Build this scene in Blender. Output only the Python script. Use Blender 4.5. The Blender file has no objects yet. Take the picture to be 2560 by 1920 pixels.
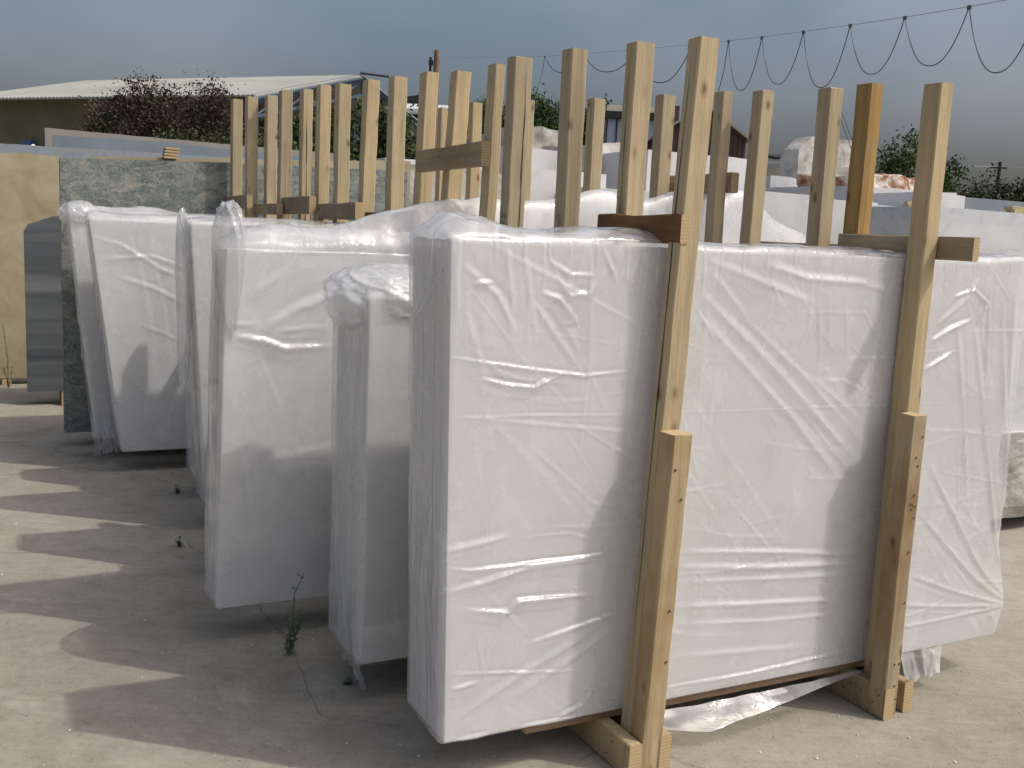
import bpy, bmesh, math, random
import numpy as np
from mathutils import Vector, Matrix

scene = bpy.context.scene
col = scene.collection

# ------------------------------------------------------------------ camera
cam_d = bpy.data.cameras.new("camera")
cam_d.sensor_width = 36.0
cam_d.lens = 35.8
cam_d.clip_start = 0.05
cam_d.clip_end = 3000
cam = bpy.data.objects.new("camera", cam_d)
col.objects.link(cam)
pitch, roll = math.radians(8.2), math.radians(2.6)
cp, sp_ = math.cos(pitch), math.sin(pitch)
rt = Vector((1, 0, 0)); fw = Vector((0, cp, -sp_)); dn = Vector((0, -sp_, -cp))
cx_ = rt * math.cos(roll) - dn * math.sin(roll)
cy_ = rt * math.sin(roll) + dn * math.cos(roll)
M = Matrix((cx_, -cy_, -fw)).transposed().to_4x4()
M.translation = Vector((0, 0, 1.6))
cam.matrix_world = M
scene.camera = cam

# ------------------------------------------------------------------ sky
SUN = Vector((1.147, -0.268, 1.59)).normalized()
sun_el = math.asin(SUN.z)
sun_rot = math.atan2(SUN.x, SUN.y)
world = bpy.data.worlds.new("World")
scene.world = world
world.use_nodes = True
wn, wl = world.node_tree.nodes, world.node_tree.links
wn.clear()
wo = wn.new("ShaderNodeOutputWorld")
bg = wn.new("ShaderNodeBackground")
bg.inputs["Strength"].default_value = 0.15
sky = wn.new("ShaderNodeTexSky")
sky.sky_type = 'NISHITA'
sky.sun_disc = False
sky.sun_elevation = sun_el
sky.sun_rotation = sun_rot
sky.altitude = 50
sky.air_density = 1.0
sky.dust_density = 8.5
sky.ozone_density = 3.0
tc = wn.new("ShaderNodeTexCoord")
mp = wn.new("ShaderNodeMapping"); mp.inputs["Scale"].default_value = (1.0, 1.0, 1.5)
n1 = wn.new("ShaderNodeTexNoise"); n1.inputs["Scale"].default_value = 2.9
n1.inputs["Detail"].default_value = 7; n1.inputs["Roughness"].default_value = 0.52
cr = wn.new("ShaderNodeValToRGB")
cr.color_ramp.elements[0].position = 0.40; cr.color_ramp.elements[0].color = (0, 0, 0, 1)
cr.color_ramp.elements[1].position = 0.74; cr.color_ramp.elements[1].color = (0.8, 0.8, 0.8, 1)
hsv = wn.new("ShaderNodeHueSaturation"); hsv.inputs["Saturation"].default_value = 0.92
hsv.inputs["Value"].default_value = 0.85
mx = wn.new("ShaderNodeMixRGB")
hs2 = wn.new("ShaderNodeHueSaturation"); hs2.inputs["Saturation"].default_value = 0.62; hs2.inputs["Value"].default_value = 1.10
wl.new(tc.outputs["Generated"], mp.inputs["Vector"])
wl.new(mp.outputs[0], n1.inputs["Vector"])
wl.new(n1.outputs["Fac"], cr.inputs["Fac"])
wl.new(cr.outputs["Color"], mx.inputs["Fac"])
wl.new(sky.outputs["Color"], hsv.inputs["Color"])
wl.new(hsv.outputs["Color"], mx.inputs["Color1"])
wl.new(sky.outputs["Color"], hs2.inputs["Color"]); wl.new(hs2.outputs["Color"], mx.inputs["Color2"])
wl.new(mx.outputs["Color"], bg.inputs["Color"])
wl.new(bg.outputs[0], wo.inputs["Surface"])

sun_d = bpy.data.lights.new("sun", 'SUN')
sun_d.energy = 2.0
sun_d.angle = math.radians(0.55)
sun_d.color = (1.0, 0.955, 0.88)
sun = bpy.data.objects.new("sun", sun_d)
sun.rotation_euler = SUN.to_track_quat('Z', 'Y').to_euler()
sun.location = SUN * 40
col.objects.link(sun)

vs = scene.view_settings
vs.view_transform = 'Standard'; vs.look = 'None'
vs.exposure = 0.08; vs.gamma = 1.0; vs.use_curve_mapping = False
scene.render.engine = 'CYCLES'
scene.cycles.transparent_max_bounces = 12
scene.cycles.max_bounces = 8
scene.cycles.use_denoising = True

# ------------------------------------------------------------------ yard frame
AZ = math.radians(63)          # the long axis of every bundle, seen from north
ROT = math.radians(27)
LV = Vector((math.sin(AZ), math.cos(AZ), 0))
NV = Vector((-math.cos(AZ), math.sin(AZ), 0))
def Y(s, t, z=0.0):
    return LV * s + NV * t + Vector((0, 0, z))

# ------------------------------------------------------------------ materials
def newmat(name):
    m = bpy.data.materials.new(name); m.use_nodes = True
    nt = m.node_tree; b = nt.nodes["Principled BSDF"]
    return m, nt, b
def N(nt, typ, **kw):
    n = nt.nodes.new(typ)
    for k, v in kw.items():
        if k.startswith("i_"):
            n.inputs[k[2:].replace("_", " ")].default_value = v
        else:
            setattr(n, k, v)
    return n
def ramp(nt, stops, src=None):
    r = nt.nodes.new("ShaderNodeValToRGB")
    e = r.color_ramp.elements
    while len(e) < len(stops): e.new(0.5)
    for i, (p, c) in enumerate(stops):
        e[i].position = p
        e[i].color = (c[0], c[1], c[2], 1) if not isinstance(c, (int, float)) else (c, c, c, 1)
    if src is not None: nt.links.new(src, r.inputs["Fac"])
    return r
def coords(nt, scale=(1, 1, 1), rnd=True, kind="Object"):
    tcn = nt.nodes.new("ShaderNodeTexCoord")
    mpn = nt.nodes.new("ShaderNodeMapping"); mpn.inputs["Scale"].default_value = scale
    nt.links.new(tcn.outputs[kind], mpn.inputs["Vector"])
    if rnd:
        oi = nt.nodes.new("ShaderNodeObjectInfo")
        mu = nt.nodes.new("ShaderNodeMath"); mu.operation = 'MULTIPLY'; mu.inputs[1].default_value = 57.0
        nt.links.new(oi.outputs["Random"], mu.inputs[0])
        cb = nt.nodes.new("ShaderNodeCombineXYZ")
        for i in range(3): nt.links.new(mu.outputs[0], cb.inputs[i])
        nt.links.new(cb.outputs[0], mpn.inputs["Location"])
    return mpn.outputs[0]
def noise(nt, vec, scale, detail=4, rough=0.55, dist=0.0):
    n = nt.nodes.new("ShaderNodeTexNoise")
    n.inputs["Scale"].default_value = scale; n.inputs["Detail"].default_value = detail
    n.inputs["Roughness"].default_value = rough; n.inputs["Distortion"].default_value = dist
    nt.links.new(vec, n.inputs["Vector"]); return n.outputs["Fac"]
def mixc(nt, fac, a, b, mode='MIX'):
    n = nt.nodes.new("ShaderNodeMixRGB"); n.blend_type = mode
    for k, v in (("Fac", fac), ("Color1", a), ("Color2", b)):
        if hasattr(v, "is_output") or isinstance(v, bpy.types.NodeSocket): nt.links.new(v, n.inputs[k])
        elif isinstance(v, (int, float)): n.inputs[k].default_value = v if k == "Fac" else (v, v, v, 1)
        else: n.inputs[k].default_value = (v[0], v[1], v[2], 1)
    return n.outputs[0]
def bump(nt, b, h, strength=0.3, dist=0.01, prev=None):
    n = nt.nodes.new("ShaderNodeBump"); n.inputs["Strength"].default_value = strength
    n.inputs["Distance"].default_value = dist
    nt.links.new(h, n.inputs["Height"])
    if prev is not None: nt.links.new(prev, n.inputs["Normal"])
    if b is not None: nt.links.new(n.outputs[0], b.inputs["Normal"])
    return n.outputs[0]

def wood_mat(name, base, dark, grain_axis=2, stain=0.0, rough=0.75):
    m, nt, b = newmat(name)
    sc = [26.0, 26.0, 26.0]; sc[grain_axis] = 1.3
    v = coords(nt, tuple(sc))
    g = noise(nt, v, 1.0, 5, 0.6, 0.8)
    sc2 = [150.0, 150.0, 150.0]; sc2[grain_axis] = 7.0
    v2 = coords(nt, tuple(sc2))
    g2 = noise(nt, v2, 1.0, 3, 0.6)
    r = ramp(nt, [(0.30, [x * 0.78 for x in base]), (0.47, base), (0.60, [min(1, x * 1.10) for x in base]), (0.72, [x * 0.86 for x in base])], g)
    fine = ramp(nt, [(0.3, 0.84), (0.6, 1.0)], g2)
    c = mixc(nt, 0.7, r.outputs[0], fine.outputs[0], 'MULTIPLY')
    # broad weathering blotches
    vb = coords(nt, (3, 3, 3))
    bl = noise(nt, vb, 1.0, 4, 0.6)
    blr = ramp(nt, [(0.44, 0.0), (0.72, 0.55 + stain)], bl)
    c = mixc(nt, blr.outputs[0], c, dark)
    # knots
    ks = [11.0, 11.0, 11.0]; ks[grain_axis] = 6.0
    vk = coords(nt, tuple(ks))
    vo = nt.nodes.new("ShaderNodeTexVoronoi"); vo.inputs["Scale"].default_value = 1.0
    nt.links.new(vk, vo.inputs["Vector"])
    kr = ramp(nt, [(0.0, 0.95), (0.06, 0.75), (0.13, 0.25), (0.20, 0.0)], vo.outputs["Distance"])
    c = mixc(nt, kr.outputs[0], c, (dark[0] * 0.42, dark[1] * 0.30, dark[2] * 0.22))
    # piece to piece tone
    oi = nt.nodes.new("ShaderNodeObjectInfo")
    tone = ramp(nt, [(0.0, (0.82, 0.83, 0.84)), (0.3, (0.94, 0.94, 0.95)), (0.65, (1.0, 0.99, 0.96)), (1.0, (1.10, 1.06, 0.96))], oi.outputs["Random"])
    c = mixc(nt, 1.0, c, tone.outputs[0], 'MULTIPLY')
    nt.links.new(c, b.inputs["Base Color"])
    b.inputs["Roughness"].default_value = rough
    b.inputs["Specular IOR Level"].default_value = 0.2
    n0 = bump(nt, None, g2, 0.55, 0.0022)
    vv = coords(nt, (70, 70, 70)); n3 = noise(nt, vv, 1.0, 3, 0.6)
    bump(nt, b, n3, 0.45, 0.0018, n0)
    return m
PINE = (0.455, 0.368, 0.232)
M_post = wood_mat("pine_upright", PINE, (0.33, 0.265, 0.17), 2)
M_post_orange = wood_mat("pine_upright_amber", (0.40, 0.25, 0.09), (0.42, 0.31, 0.16), 2)
M_bar = wood_mat("pine_crossbar", (0.33, 0.26, 0.17), (0.20, 0.14, 0.08), 1, 0.25)
M_bar_dark = wood_mat("dark_stained_plank", (0.20, 0.11, 0.04), (0.08, 0.045, 0.025), 1, 0.3)
M_stub = wood_mat("reused_pine", (0.39, 0.31, 0.195), (0.25, 0.145, 0.06), 2, 0.35)
M_bearer = wood_mat("bearer_wood", (0.30, 0.21, 0.14), (0.14, 0.09, 0.06), 0, 0.2)

def end_grain():
    m, nt, b = newmat("pine_end_grain")
    v = coords(nt, (1, 1, 1))
    w = nt.nodes.new("ShaderNodeTexWave"); w.wave_type = 'RINGS'
    w.inputs["Scale"].default_value = 42; w.inputs["Distortion"].default_value = 2.2
    nt.links.new(v, w.inputs["Vector"])
    r = ramp(nt, [(0.2, (0.40, 0.29, 0.155)), (0.8, (0.47, 0.355, 0.20))], w.outputs["Fac"])
    nt.links.new(r.outputs[0], b.inputs["Base Color"]); b.inputs["Roughness"].default_value = 0.85
    return m
M_end = end_grain()

def flat(name, c, rough=0.6, metal=0.0, var=0.15, scale=3.0, bumpd=0.0):
    m, nt, b = newmat(name)
    v = coords(nt, (scale,) * 3)
    n = noise(nt, v, 1.0, 6, 0.6)
    r = ramp(nt, [(0.3, [x * (1 - var) for x in c]), (0.7, [min(1, x * (1 + var)) for x in c])], n)
    nt.links.new(r.outputs[0], b.inputs["Base Color"])
    b.inputs["Roughness"].default_value = rough; b.inputs["Metallic"].default_value = metal
    if bumpd: bump(nt, b, n, 0.5, bumpd)
    return m

def marble_mat(name, base=(0.64, 0.64, 0.64), vein=(0.50, 0.51, 0.53), amt=0.22, scale=1.2, rough=0.55):
    m, nt, b = newmat(name)
    v = coords(nt, (1, 1, 1))
    n = noise(nt, v, scale, 8, 0.62, 1.6)
    r = ramp(nt, [(0.40, base), (0.485, [x * 0.96 for x in base]), (0.50, [a + (c - a) * amt for a, c in zip(base, vein)]), (0.515, [x * 0.97 for x in base]), (0.7, base)], n)
    n2 = noise(nt, v, 5.0, 5, 0.6)
    f = ramp(nt, [(0.3, (0.93, 0.92, 0.90)), (0.65, 1.0)], n2)
    c = mixc(nt, 1.0, r.outputs[0], f.outputs[0], 'MULTIPLY')
    nt.links.new(c, b.inputs["Base Color"]); b.inputs["Roughness"].default_value = rough
    bump(nt, b, noise(nt, v, 60, 4, 0.6), 0.25, 0.002)
    return m
M_marble = marble_mat("white_marble")
M_block = marble_mat("sawn_white_marble", (0.60, 0.60, 0.60), (0.44, 0.46, 0.49), 0.45)
M_marble_g = marble_mat("grey_veined_marble", (0.56, 0.57, 0.585), (0.38, 0.41, 0.45), 0.6, .8)
def rough_marble():
    m, nt, b = newmat("rough_quarry_marble")
    v = coords(nt, (1, 1, 1))
    n = noise(nt, v, 3.0, 9, 0.65, 0.6)
    r = ramp(nt, [(0.33, (0.24, 0.215, 0.18)), (0.47, (0.44, 0.415, 0.38)), (0.6, (0.54, 0.52, 0.49))], n)
    nt.links.new(r.outputs[0], b.inputs["Base Color"]); b.inputs["Roughness"].default_value = 0.85
    bump(nt, b, noise(nt, v, 9, 8, 0.7), 0.8, 0.03)
    return m
M_rough = rough_marble()
def rusty_marble():
    m, nt, b = newmat("rust_stained_marble")
    v = coords(nt, (1, 1, 1))
    n = noise(nt, v, 4.0, 8, 0.65, 0.8)
    r = ramp(nt, [(0.38, (0.20, 0.075, 0.04)), (0.47, (0.42, 0.26, 0.17)), (0.53, (0.68, 0.63, 0.56))], n)
    nt.links.new(r.outputs[0], b.inputs["Base Color"]); b.inputs["Roughness"].default_value = 0.9
    bump(nt, b, noise(nt, v, 9, 8, 0.7), 0.8, 0.03)
    return m
M_rusty = rusty_marble()

def film_mat(name, milk=0.36, tint=(0.93, 0.93, 0.935), dirt=0.30, crinkle=1.0):
    m, nt, b = newmat(name)
    nt.nodes.remove(b)
    out = nt.nodes["Material Output"]
    v = coords(nt, (1, 1, 1))
    n = noise(nt, v, 2.2, 5, 0.6, 0.7)
    layers = ramp(nt, [(0.40, milk * 0.70), (0.465, milk * 0.82), (0.495, milk), (0.56, milk * 1.05), (0.60, min(0.95, milk * 1.25)), (0.7, min(0.95, milk * 1.4))], n)
    vd = coords(nt, (1.0, 1.0, 0.5))
    nd = noise(nt, vd, 5.0, 7, 0.7, 0.4)
    dr = ramp(nt, [(0.50, 0.0), (0.75, dirt)], nd)
    colr = mixc(nt, dr.outputs[0], tint, (0.66, 0.60, 0.49))
    # micro crinkle
    vm = coords(nt, (1.0, 1.0, 0.6))
    wv = noise(nt, vm, 14, 4, 0.5, 0.6)
    nb = bump(nt, None, wv, 0.14 * crinkle, 0.004)
    vm2 = coords(nt, (9.0, 9.0, 1.1))
    nb = bump(nt, None, noise(nt, vm2, 1.6, 4, 0.5, 1.0), 0.22 * crinkle, 0.010, nb)
    for sc_, off_, gsc in ((2.6, 3.0, 1.7), (6.0, 9.0, 2.6)):      # hair-thin creases, in patches
        vq = coords(nt, (1.0, 1.0, .8)); q1 = noise(nt, vq, sc_, 4, 0.55, 1.6)
        rq = ramp(nt, [(0.468, 0.0), (0.497, 1.0), (0.503, 1.0), (0.512, 0.0)], q1)
        gq = ramp(nt, [(0.46, 0.0), (0.60, 1.0)], noise(nt, vq, gsc, 2, 0.5))
        hq = mixc(nt, 1.0, rq.outputs[0], gq.outputs[0], 'MULTIPLY')
        nb = bump(nt, None, hq, 0.22 * crinkle, 0.003, nb)
    tr = nt.nodes.new("ShaderNodeBsdfTransparent"); tr.inputs[0].default_value = (0.985, 0.988, 0.992, 1)
    df = nt.nodes.new("ShaderNodeBsdfDiffuse"); tl = nt.nodes.new("ShaderNodeBsdfTranslucent")
    gl = nt.nodes.new("ShaderNodeBsdfGlossy"); gl.inputs["Roughness"].default_value = 0.055
    nt.links.new(colr, df.inputs[0]); nt.links.new(colr, tl.inputs[0])
    for s in (df, tl, gl): nt.links.new(nb, s.inputs["Normal"])
    m1 = nt.nodes.new("ShaderNodeMixShader"); m1.inputs[0].default_value = 0.28
    nt.links.new(df.outputs[0], m1.inputs[1]); nt.links.new(tl.outputs[0], m1.inputs[2])
    m2 = nt.nodes.new("ShaderNodeMixShader")
    nt.links.new(layers.outputs[0], m2.inputs[0])
    nt.links.new(tr.outputs[0], m2.inputs[1]); nt.links.new(m1.outputs[0], m2.inputs[2])
    lw = nt.nodes.new("ShaderNodeLayerWeight"); lw.inputs["Blend"].default_value = 0.5
    nt.links.new(nb, lw.inputs["Normal"])
    pw = nt.nodes.new("ShaderNodeMath"); pw.operation = 'POWER'; pw.inputs[1].default_value = 5.0
    nt.links.new(lw.outputs["Facing"], pw.inputs[0])
    mu = nt.nodes.new("ShaderNodeMath"); mu.operation = 'MULTIPLY_ADD'; mu.inputs[1].default_value = 0.85
    mu.inputs[2].default_value = 0.075
    nt.links.new(pw.outputs[0], mu.inputs[0])
    m3 = nt.nodes.new("ShaderNodeMixShader")
    nt.links.new(mu.outputs[0], m3.inputs[0])
    nt.links.new(m2.outputs[0], m3.inputs[1]); nt.links.new(gl.outputs[0], m3.inputs[2])
    nt.links.new(m3.outputs[0], out.inputs["Surface"])
    return m
M_film = film_mat("clear_plastic_film", 0.33)
M_film2 = film_mat("layered_plastic_film", 0.36, (0.84, 0.835, 0.82), 0.3, 1.3)
M_film3 = film_mat("loose_plastic_film", 0.34, (0.88, 0.88, 0.885), 0.12, 1.3)

def serpentine():
    m, nt, b = newmat("green_serpentine")
    v = coords(nt, (1, 1, 1.8), rnd=False)
    n = noise(nt, v, 5.5, 9, 0.68, 1.8)
    r = ramp(nt, [(0.36, (0.045, 0.058, 0.058)), (0.47, (0.105, 0.12, 0.112)), (0.56, (0.20, 0.205, 0.175)), (0.66, (0.27, 0.25, 0.195))], n)
    n2 = noise(nt, v, 16.0, 8, 0.7, 3.0)
    vr = ramp(nt, [(0.47, 0.0), (0.5, 0.8), (0.53, 0.0)], n2)
    c = mixc(nt, vr.outputs[0], r.outputs[0], (0.42, 0.45, 0.43))
    n3 = noise(nt, v, 38.0, 6, 0.7, 2.0)
    c = mixc(nt, ramp(nt, [(0.5, 0.0), (0.56, 0.45)], n3).outputs[0], c, (0.08, 0.11, 0.11))
    nt.links.new(c, b.inputs["Base Color"]); b.inputs["Roughness"].default_value = 0.5
    return m
M_serp = serpentine()
def travertine():
    m, nt, b = newmat("beige_limestone")
    v = coords(nt, (1, 1, 1), rnd=False)
    n = noise(nt, v, 2.6, 9, 0.66, 0.5)
    r = ramp(nt, [(0.32, (0.255, 0.205, 0.115)), (0.5, (0.335, 0.285, 0.175)), (0.66, (0.39, 0.345, 0.235))], n)
    nt.links.new(r.outputs[0], b.inputs["Base Color"]); b.inputs["Roughness"].default_value = 0.7
    bump(nt, b, noise(nt, v, 14, 6, 0.6), 0.3, 0.006)
    return m
M_beige = travertine()
def banded():
    m, nt, b = newmat("grey_banded_marble")
    v = coords(nt, (0.12, 0.12, 3.4), rnd=False)
    n = noise(nt, v, 1.0, 3, 0.5, 0.1)
    r = ramp(nt, [(0.34, (0.045, 0.052, 0.058)), (0.46, (0.11, 0.12, 0.128)), (0.52, (0.075, 0.083, 0.09)), (0.62, (0.15, 0.16, 0.165))], n)
    nt.links.new(r.outputs[0], b.inputs["Base Color"]); b.inputs["Roughness"].default_value = 0.4
    return m
M_band = banded()
M_blue = flat("blue_grey_stone", (0.19, 0.225, 0.265), 0.5, var=0.12, scale=2)
M_greyv = marble_mat("pale_grey_marble", (0.27, 0.30, 0.33), (0.17, 0.20, 0.24), 0.9, 1.8)
M_tan = flat("tan_grey_stone", (0.28, 0.265, 0.23), 0.7, var=0.1, scale=2)

def concrete():
    m, nt, b = newmat("dusty_concrete")
    v = coords(nt, (1, 1, 1), rnd=False)
    n = noise(nt, v, 0.5, 8, 0.62, 0.4)
    r = ramp(nt, [(0.30, (0.262, 0.240, 0.196)), (0.5, (0.318, 0.292, 0.240)), (0.68, (0.385, 0.356, 0.298))], n)
    n2 = noise(nt, v, 7.0, 9, 0.72, 0.2)
    f = ramp(nt, [(0.30, 0.80), (0.52, 1.0), (0.70, 1.06)], n2)
    c = mixc(nt, 1.0, r.outputs[0], f.outputs[0], 'MULTIPLY')
    n3 = noise(nt, v, 150.0, 4, 0.75)
    f3 = ramp(nt, [(0.26, 0.40), (0.43, 0.94), (0.62, 1.03), (0.74, 1.5)], n3)
    c = mixc(nt, 0.95, c, f3.outputs[0], 'MULTIPLY')
    nm = noise(nt, v, 34.0, 6, 0.7)
    c = mixc(nt, 0.8, c, ramp(nt, [(0.30, 0.72), (0.48, 1.0), (0.62, 1.0), (0.75, 1.18)], nm).outputs[0], 'MULTIPLY')
    vp = nt.nodes.new("ShaderNodeTexVoronoi"); vp.inputs["Scale"].default_value = 13
    nt.links.new(v, vp.inputs["Vector"])
    c = mixc(nt, ramp(nt, [(0.0, 0.75), (0.05, 0.5), (0.085, 0.0)], vp.outputs["Distance"]).outputs[0], c, (0.12, 0.105, 0.08))
    # darker dirt patches
    n4 = noise(nt, v, 1.7, 6, 0.7, 1.0)
    c = mixc(nt, ramp(nt, [(0.52, 0.0), (0.72, 0.65)], n4).outputs[0], c, (0.21, 0.185, 0.145))
    n5 = noise(nt, v, 0.9, 7, 0.7, 2.0)
    c = mixc(nt, ramp(nt, [(0.58, 0.0), (0.68, 0.5)], n5).outputs[0], c, (0.44, 0.41, 0.35))
    # trowel / brush streaks along one direction
    vs_ = coords(nt, (2.0, 30.0, 1.0), rnd=False)
    c = mixc(nt, 0.35, c, ramp(nt, [(0.35, 0.84), (0.6, 1.05)], noise(nt, vs_, 1.0, 5, 0.6, 0.6)).outputs[0], 'MULTIPLY')
    # white dust specks
    vo = nt.nodes.new("ShaderNodeTexVoronoi"); vo.inputs["Scale"].default_value = 26
    nt.links.new(v, vo.inputs["Vector"])
    sp = ramp(nt, [(0.0, 0.5), (0.02, 0.35), (0.035, 0.0)], vo.outputs["Distance"])
    gate = ramp(nt, [(0.52, 0.0), (0.62, 1.0)], noise(nt, v, 1.1, 3, 0.6))
    fac = mixc(nt, 1.0, sp.outputs[0], gate.outputs[0], 'MULTIPLY')
    c = mixc(nt, fac, c, (0.48, 0.46, 0.43))
    # hair cracks
    vc = nt.nodes.new("ShaderNodeTexVoronoi"); vc.feature = 'DISTANCE_TO_EDGE'; vc.inputs["Scale"].default_value = 0.22
    wob = nt.nodes.new("ShaderNodeTexNoise"); wob.inputs["Scale"].default_value = 3.5; wob.inputs["Detail"].default_value = 6
    nt.links.new(v, wob.inputs["Vector"])
    va = nt.nodes.new("ShaderNodeVectorMath"); va.operation = 'SCALE'; va.inputs["Scale"].default_value = 0.45
    nt.links.new(wob.outputs["Color"], va.inputs[0])
    vad = nt.nodes.new("ShaderNodeVectorMath"); vad.operation = 'ADD'
    nt.links.new(v, vad.inputs[0]); nt.links.new(va.outputs[0], vad.inputs[1])
    nt.links.new(vad.outputs[0], vc.inputs["Vector"])
    ck = ramp(nt, [(0.0, 0.35), (0.001, 0.2), (0.003, 0.0)], vc.outputs["Distance"])
    c = mixc(nt, ck.outputs[0], c, (0.10, 0.085, 0.065))
    nt.links.new(c, b.inputs["Base Color"]); b.inputs["Roughness"].default_value = 0.9
    b.inputs["Specular IOR Level"].default_value = 0.15
    nb = bump(nt, None, n3, 0.55, 0.004)
    nb = bump(nt, None, n2, 0.35, 0.008, nb)
    bump(nt, b, ck.outputs[0], -0.5, 0.01, nb)
    return m
M_conc = concrete()

def leaf_mat(name, c1, c2, c3, zgrad=None):
    m, nt, b = newmat(name)
    v = coords(nt, (1, 1, 1), rnd=False)
    n = noise(nt, v, 1.1, 3, 0.6)
    r = ramp(nt, [(0.38, c1), (0.52, c2), (0.64, c3)], n)
    c = r.outputs[0]
    n2 = noise(nt, v, 12, 2, 0.5)
    c = mixc(nt, 1.0, c, ramp(nt, [(0.3, 0.6), (0.7, 1.35)], n2).outputs[0], 'MULTIPLY')
    nt.links.new(c, b.inputs["Base Color"]); b.inputs["Roughness"].default_value = 0.6
    b.inputs["Specular IOR Level"].default_value = 0.25
    return m
M_leaf_red = leaf_mat("russet_leaves", (0.040, 0.034, 0.022), (0.060, 0.036, 0.026), (0.034, 0.044, 0.018))
M_leaf_gr = leaf_mat("shrub_leaves", (0.035, 0.062, 0.018), (0.055, 0.088, 0.026), (0.045, 0.045, 0.022))
M_leaf_pine = leaf_mat("pine_needles", (0.028, 0.060, 0.012), (0.048, 0.095, 0.018), (0.070, 0.115, 0.024))
M_leaf_tree = leaf_mat("broad_leaves", (0.030, 0.055, 0.018), (0.048, 0.082, 0.026), (0.070, 0.105, 0.035))
M_leaf_hedge = leaf_mat("hedge_leaves", (0.028, 0.044, 0.016), (0.045, 0.062, 0.022), (0.060, 0.068, 0.030))
M_bark = flat("bark", (0.10, 0.075, 0.05), 0.9, var=0.3, scale=20)
M_weed = flat("weed_green", (0.09, 0.13, 0.07), 0.7, var=0.3, scale=30)
M_roof = None
def roof_mat():
    m, nt, b = newmat("corrugated_roof_sheet")
    v = coords(nt, (1, 1, 1), rnd=False)
    n = noise(nt, v, 0.35, 6, 0.6, 0.3)
    r = ramp(nt, [(0.35, (0.24, 0.24, 0.215)), (0.6, (0.31, 0.31, 0.275)), (0.75, (0.285, 0.29, 0.285))], n)
    nt.links.new(r.outputs[0], b.inputs["Base Color"]); b.inputs["Roughness"].default_value = 0.6
    return m
M_roof = roof_mat()
M_recess_shade = flat("olive_recess_shade", (0.11, 0.105, 0.065), 0.8, var=0.2, scale=0.8)  # dark olive: shade of the open shed side put into the colour
M_wall_pale = flat("pale_rendered_wall", (0.42, 0.43, 0.38), 0.8, var=0.15, scale=0.8)
M_steel_blue = flat("blue_painted_steel", (0.028, 0.055, 0.095), 0.5, var=0.2)
M_door_blue = flat("blue_column_paint", (0.03, 0.10, 0.24), 0.5, var=0.1)
M_dark = flat("interior_shade_and_black", (0.02, 0.02, 0.022), 0.9)  # near-black: interior shade put into colour, also used on black parts
M_shed_roof = flat("pale_shed_roof", (0.52, 0.54, 0.55), 0.5, var=0.08)
M_container = flat("pale_blue_cladding", (0.30, 0.36, 0.43), 0.5, var=0.1)
M_brown = flat("brown_corrugated", (0.075, 0.040, 0.035), 0.7, var=0.2)
M_cream = flat("cream_render", (0.55, 0.50, 0.40), 0.8, var=0.1)
M_cable = flat("grey_blue_cable", (0.045, 0.055, 0.065), 0.5)
M_wire = flat("galvanised_wire", (0.25, 0.26, 0.27), 0.5)
M_pole = flat("weathered_pole", (0.20, 0.13, 0.09), 0.9, var=0.3, scale=6)
M_white_paint = flat("white_paint", (0.75, 0.76, 0.78), 0.4)
M_orange = flat("orange_paint", (0.55, 0.22, 0.08), 0.6)
M_ink = flat("marker_ink", (0.03, 0.03, 0.035), 0.6)
M_nail = flat("rusty_nail", (0.035, 0.028, 0.022), 0.7)
M_stone_chip = flat("marble_chip", (0.45, 0.43, 0.39), 0.8, var=0.5, scale=40)

# ------------------------------------------------------------------ object helpers
def tag(o, label=None, cat=None, group=None, kind=None):
    if label: o["label"] = label
    if cat: o["category"] = cat
    if group: o["group"] = group
    if kind: o["kind"] = kind
    return o
def empty(name, loc, rz=0.0, **kw):
    o = bpy.data.objects.new(name, None); col.objects.link(o)
    o.location = loc; o.rotation_euler = (0, 0, rz); o.empty_display_size = 0.2
    return tag(o, **kw)
def mesh_obj(name, verts, faces, mats, parent=None, smooth=False, fmat=None, loc=None, rz=None):
    me = bpy.data.meshes.new(name)
    me.from_pydata([tuple(v) for v in verts], [], faces)
    if not isinstance(mats, (list, tuple)): mats = [mats]
    for mm in mats: me.materials.append(mm)
    if fmat is not None: me.polygons.foreach_set("material_index", fmat)
    if smooth: me.polygons.foreach_set("use_smooth", [True] * len(me.polygons))
    me.update()
    o = bpy.data.objects.new(name, me); col.objects.link(o)
    if parent is not None: o.parent = parent
    if loc is not None: o.location = loc
    if rz is not None: o.rotation_euler = (0, 0, rz)
    return o
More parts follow.
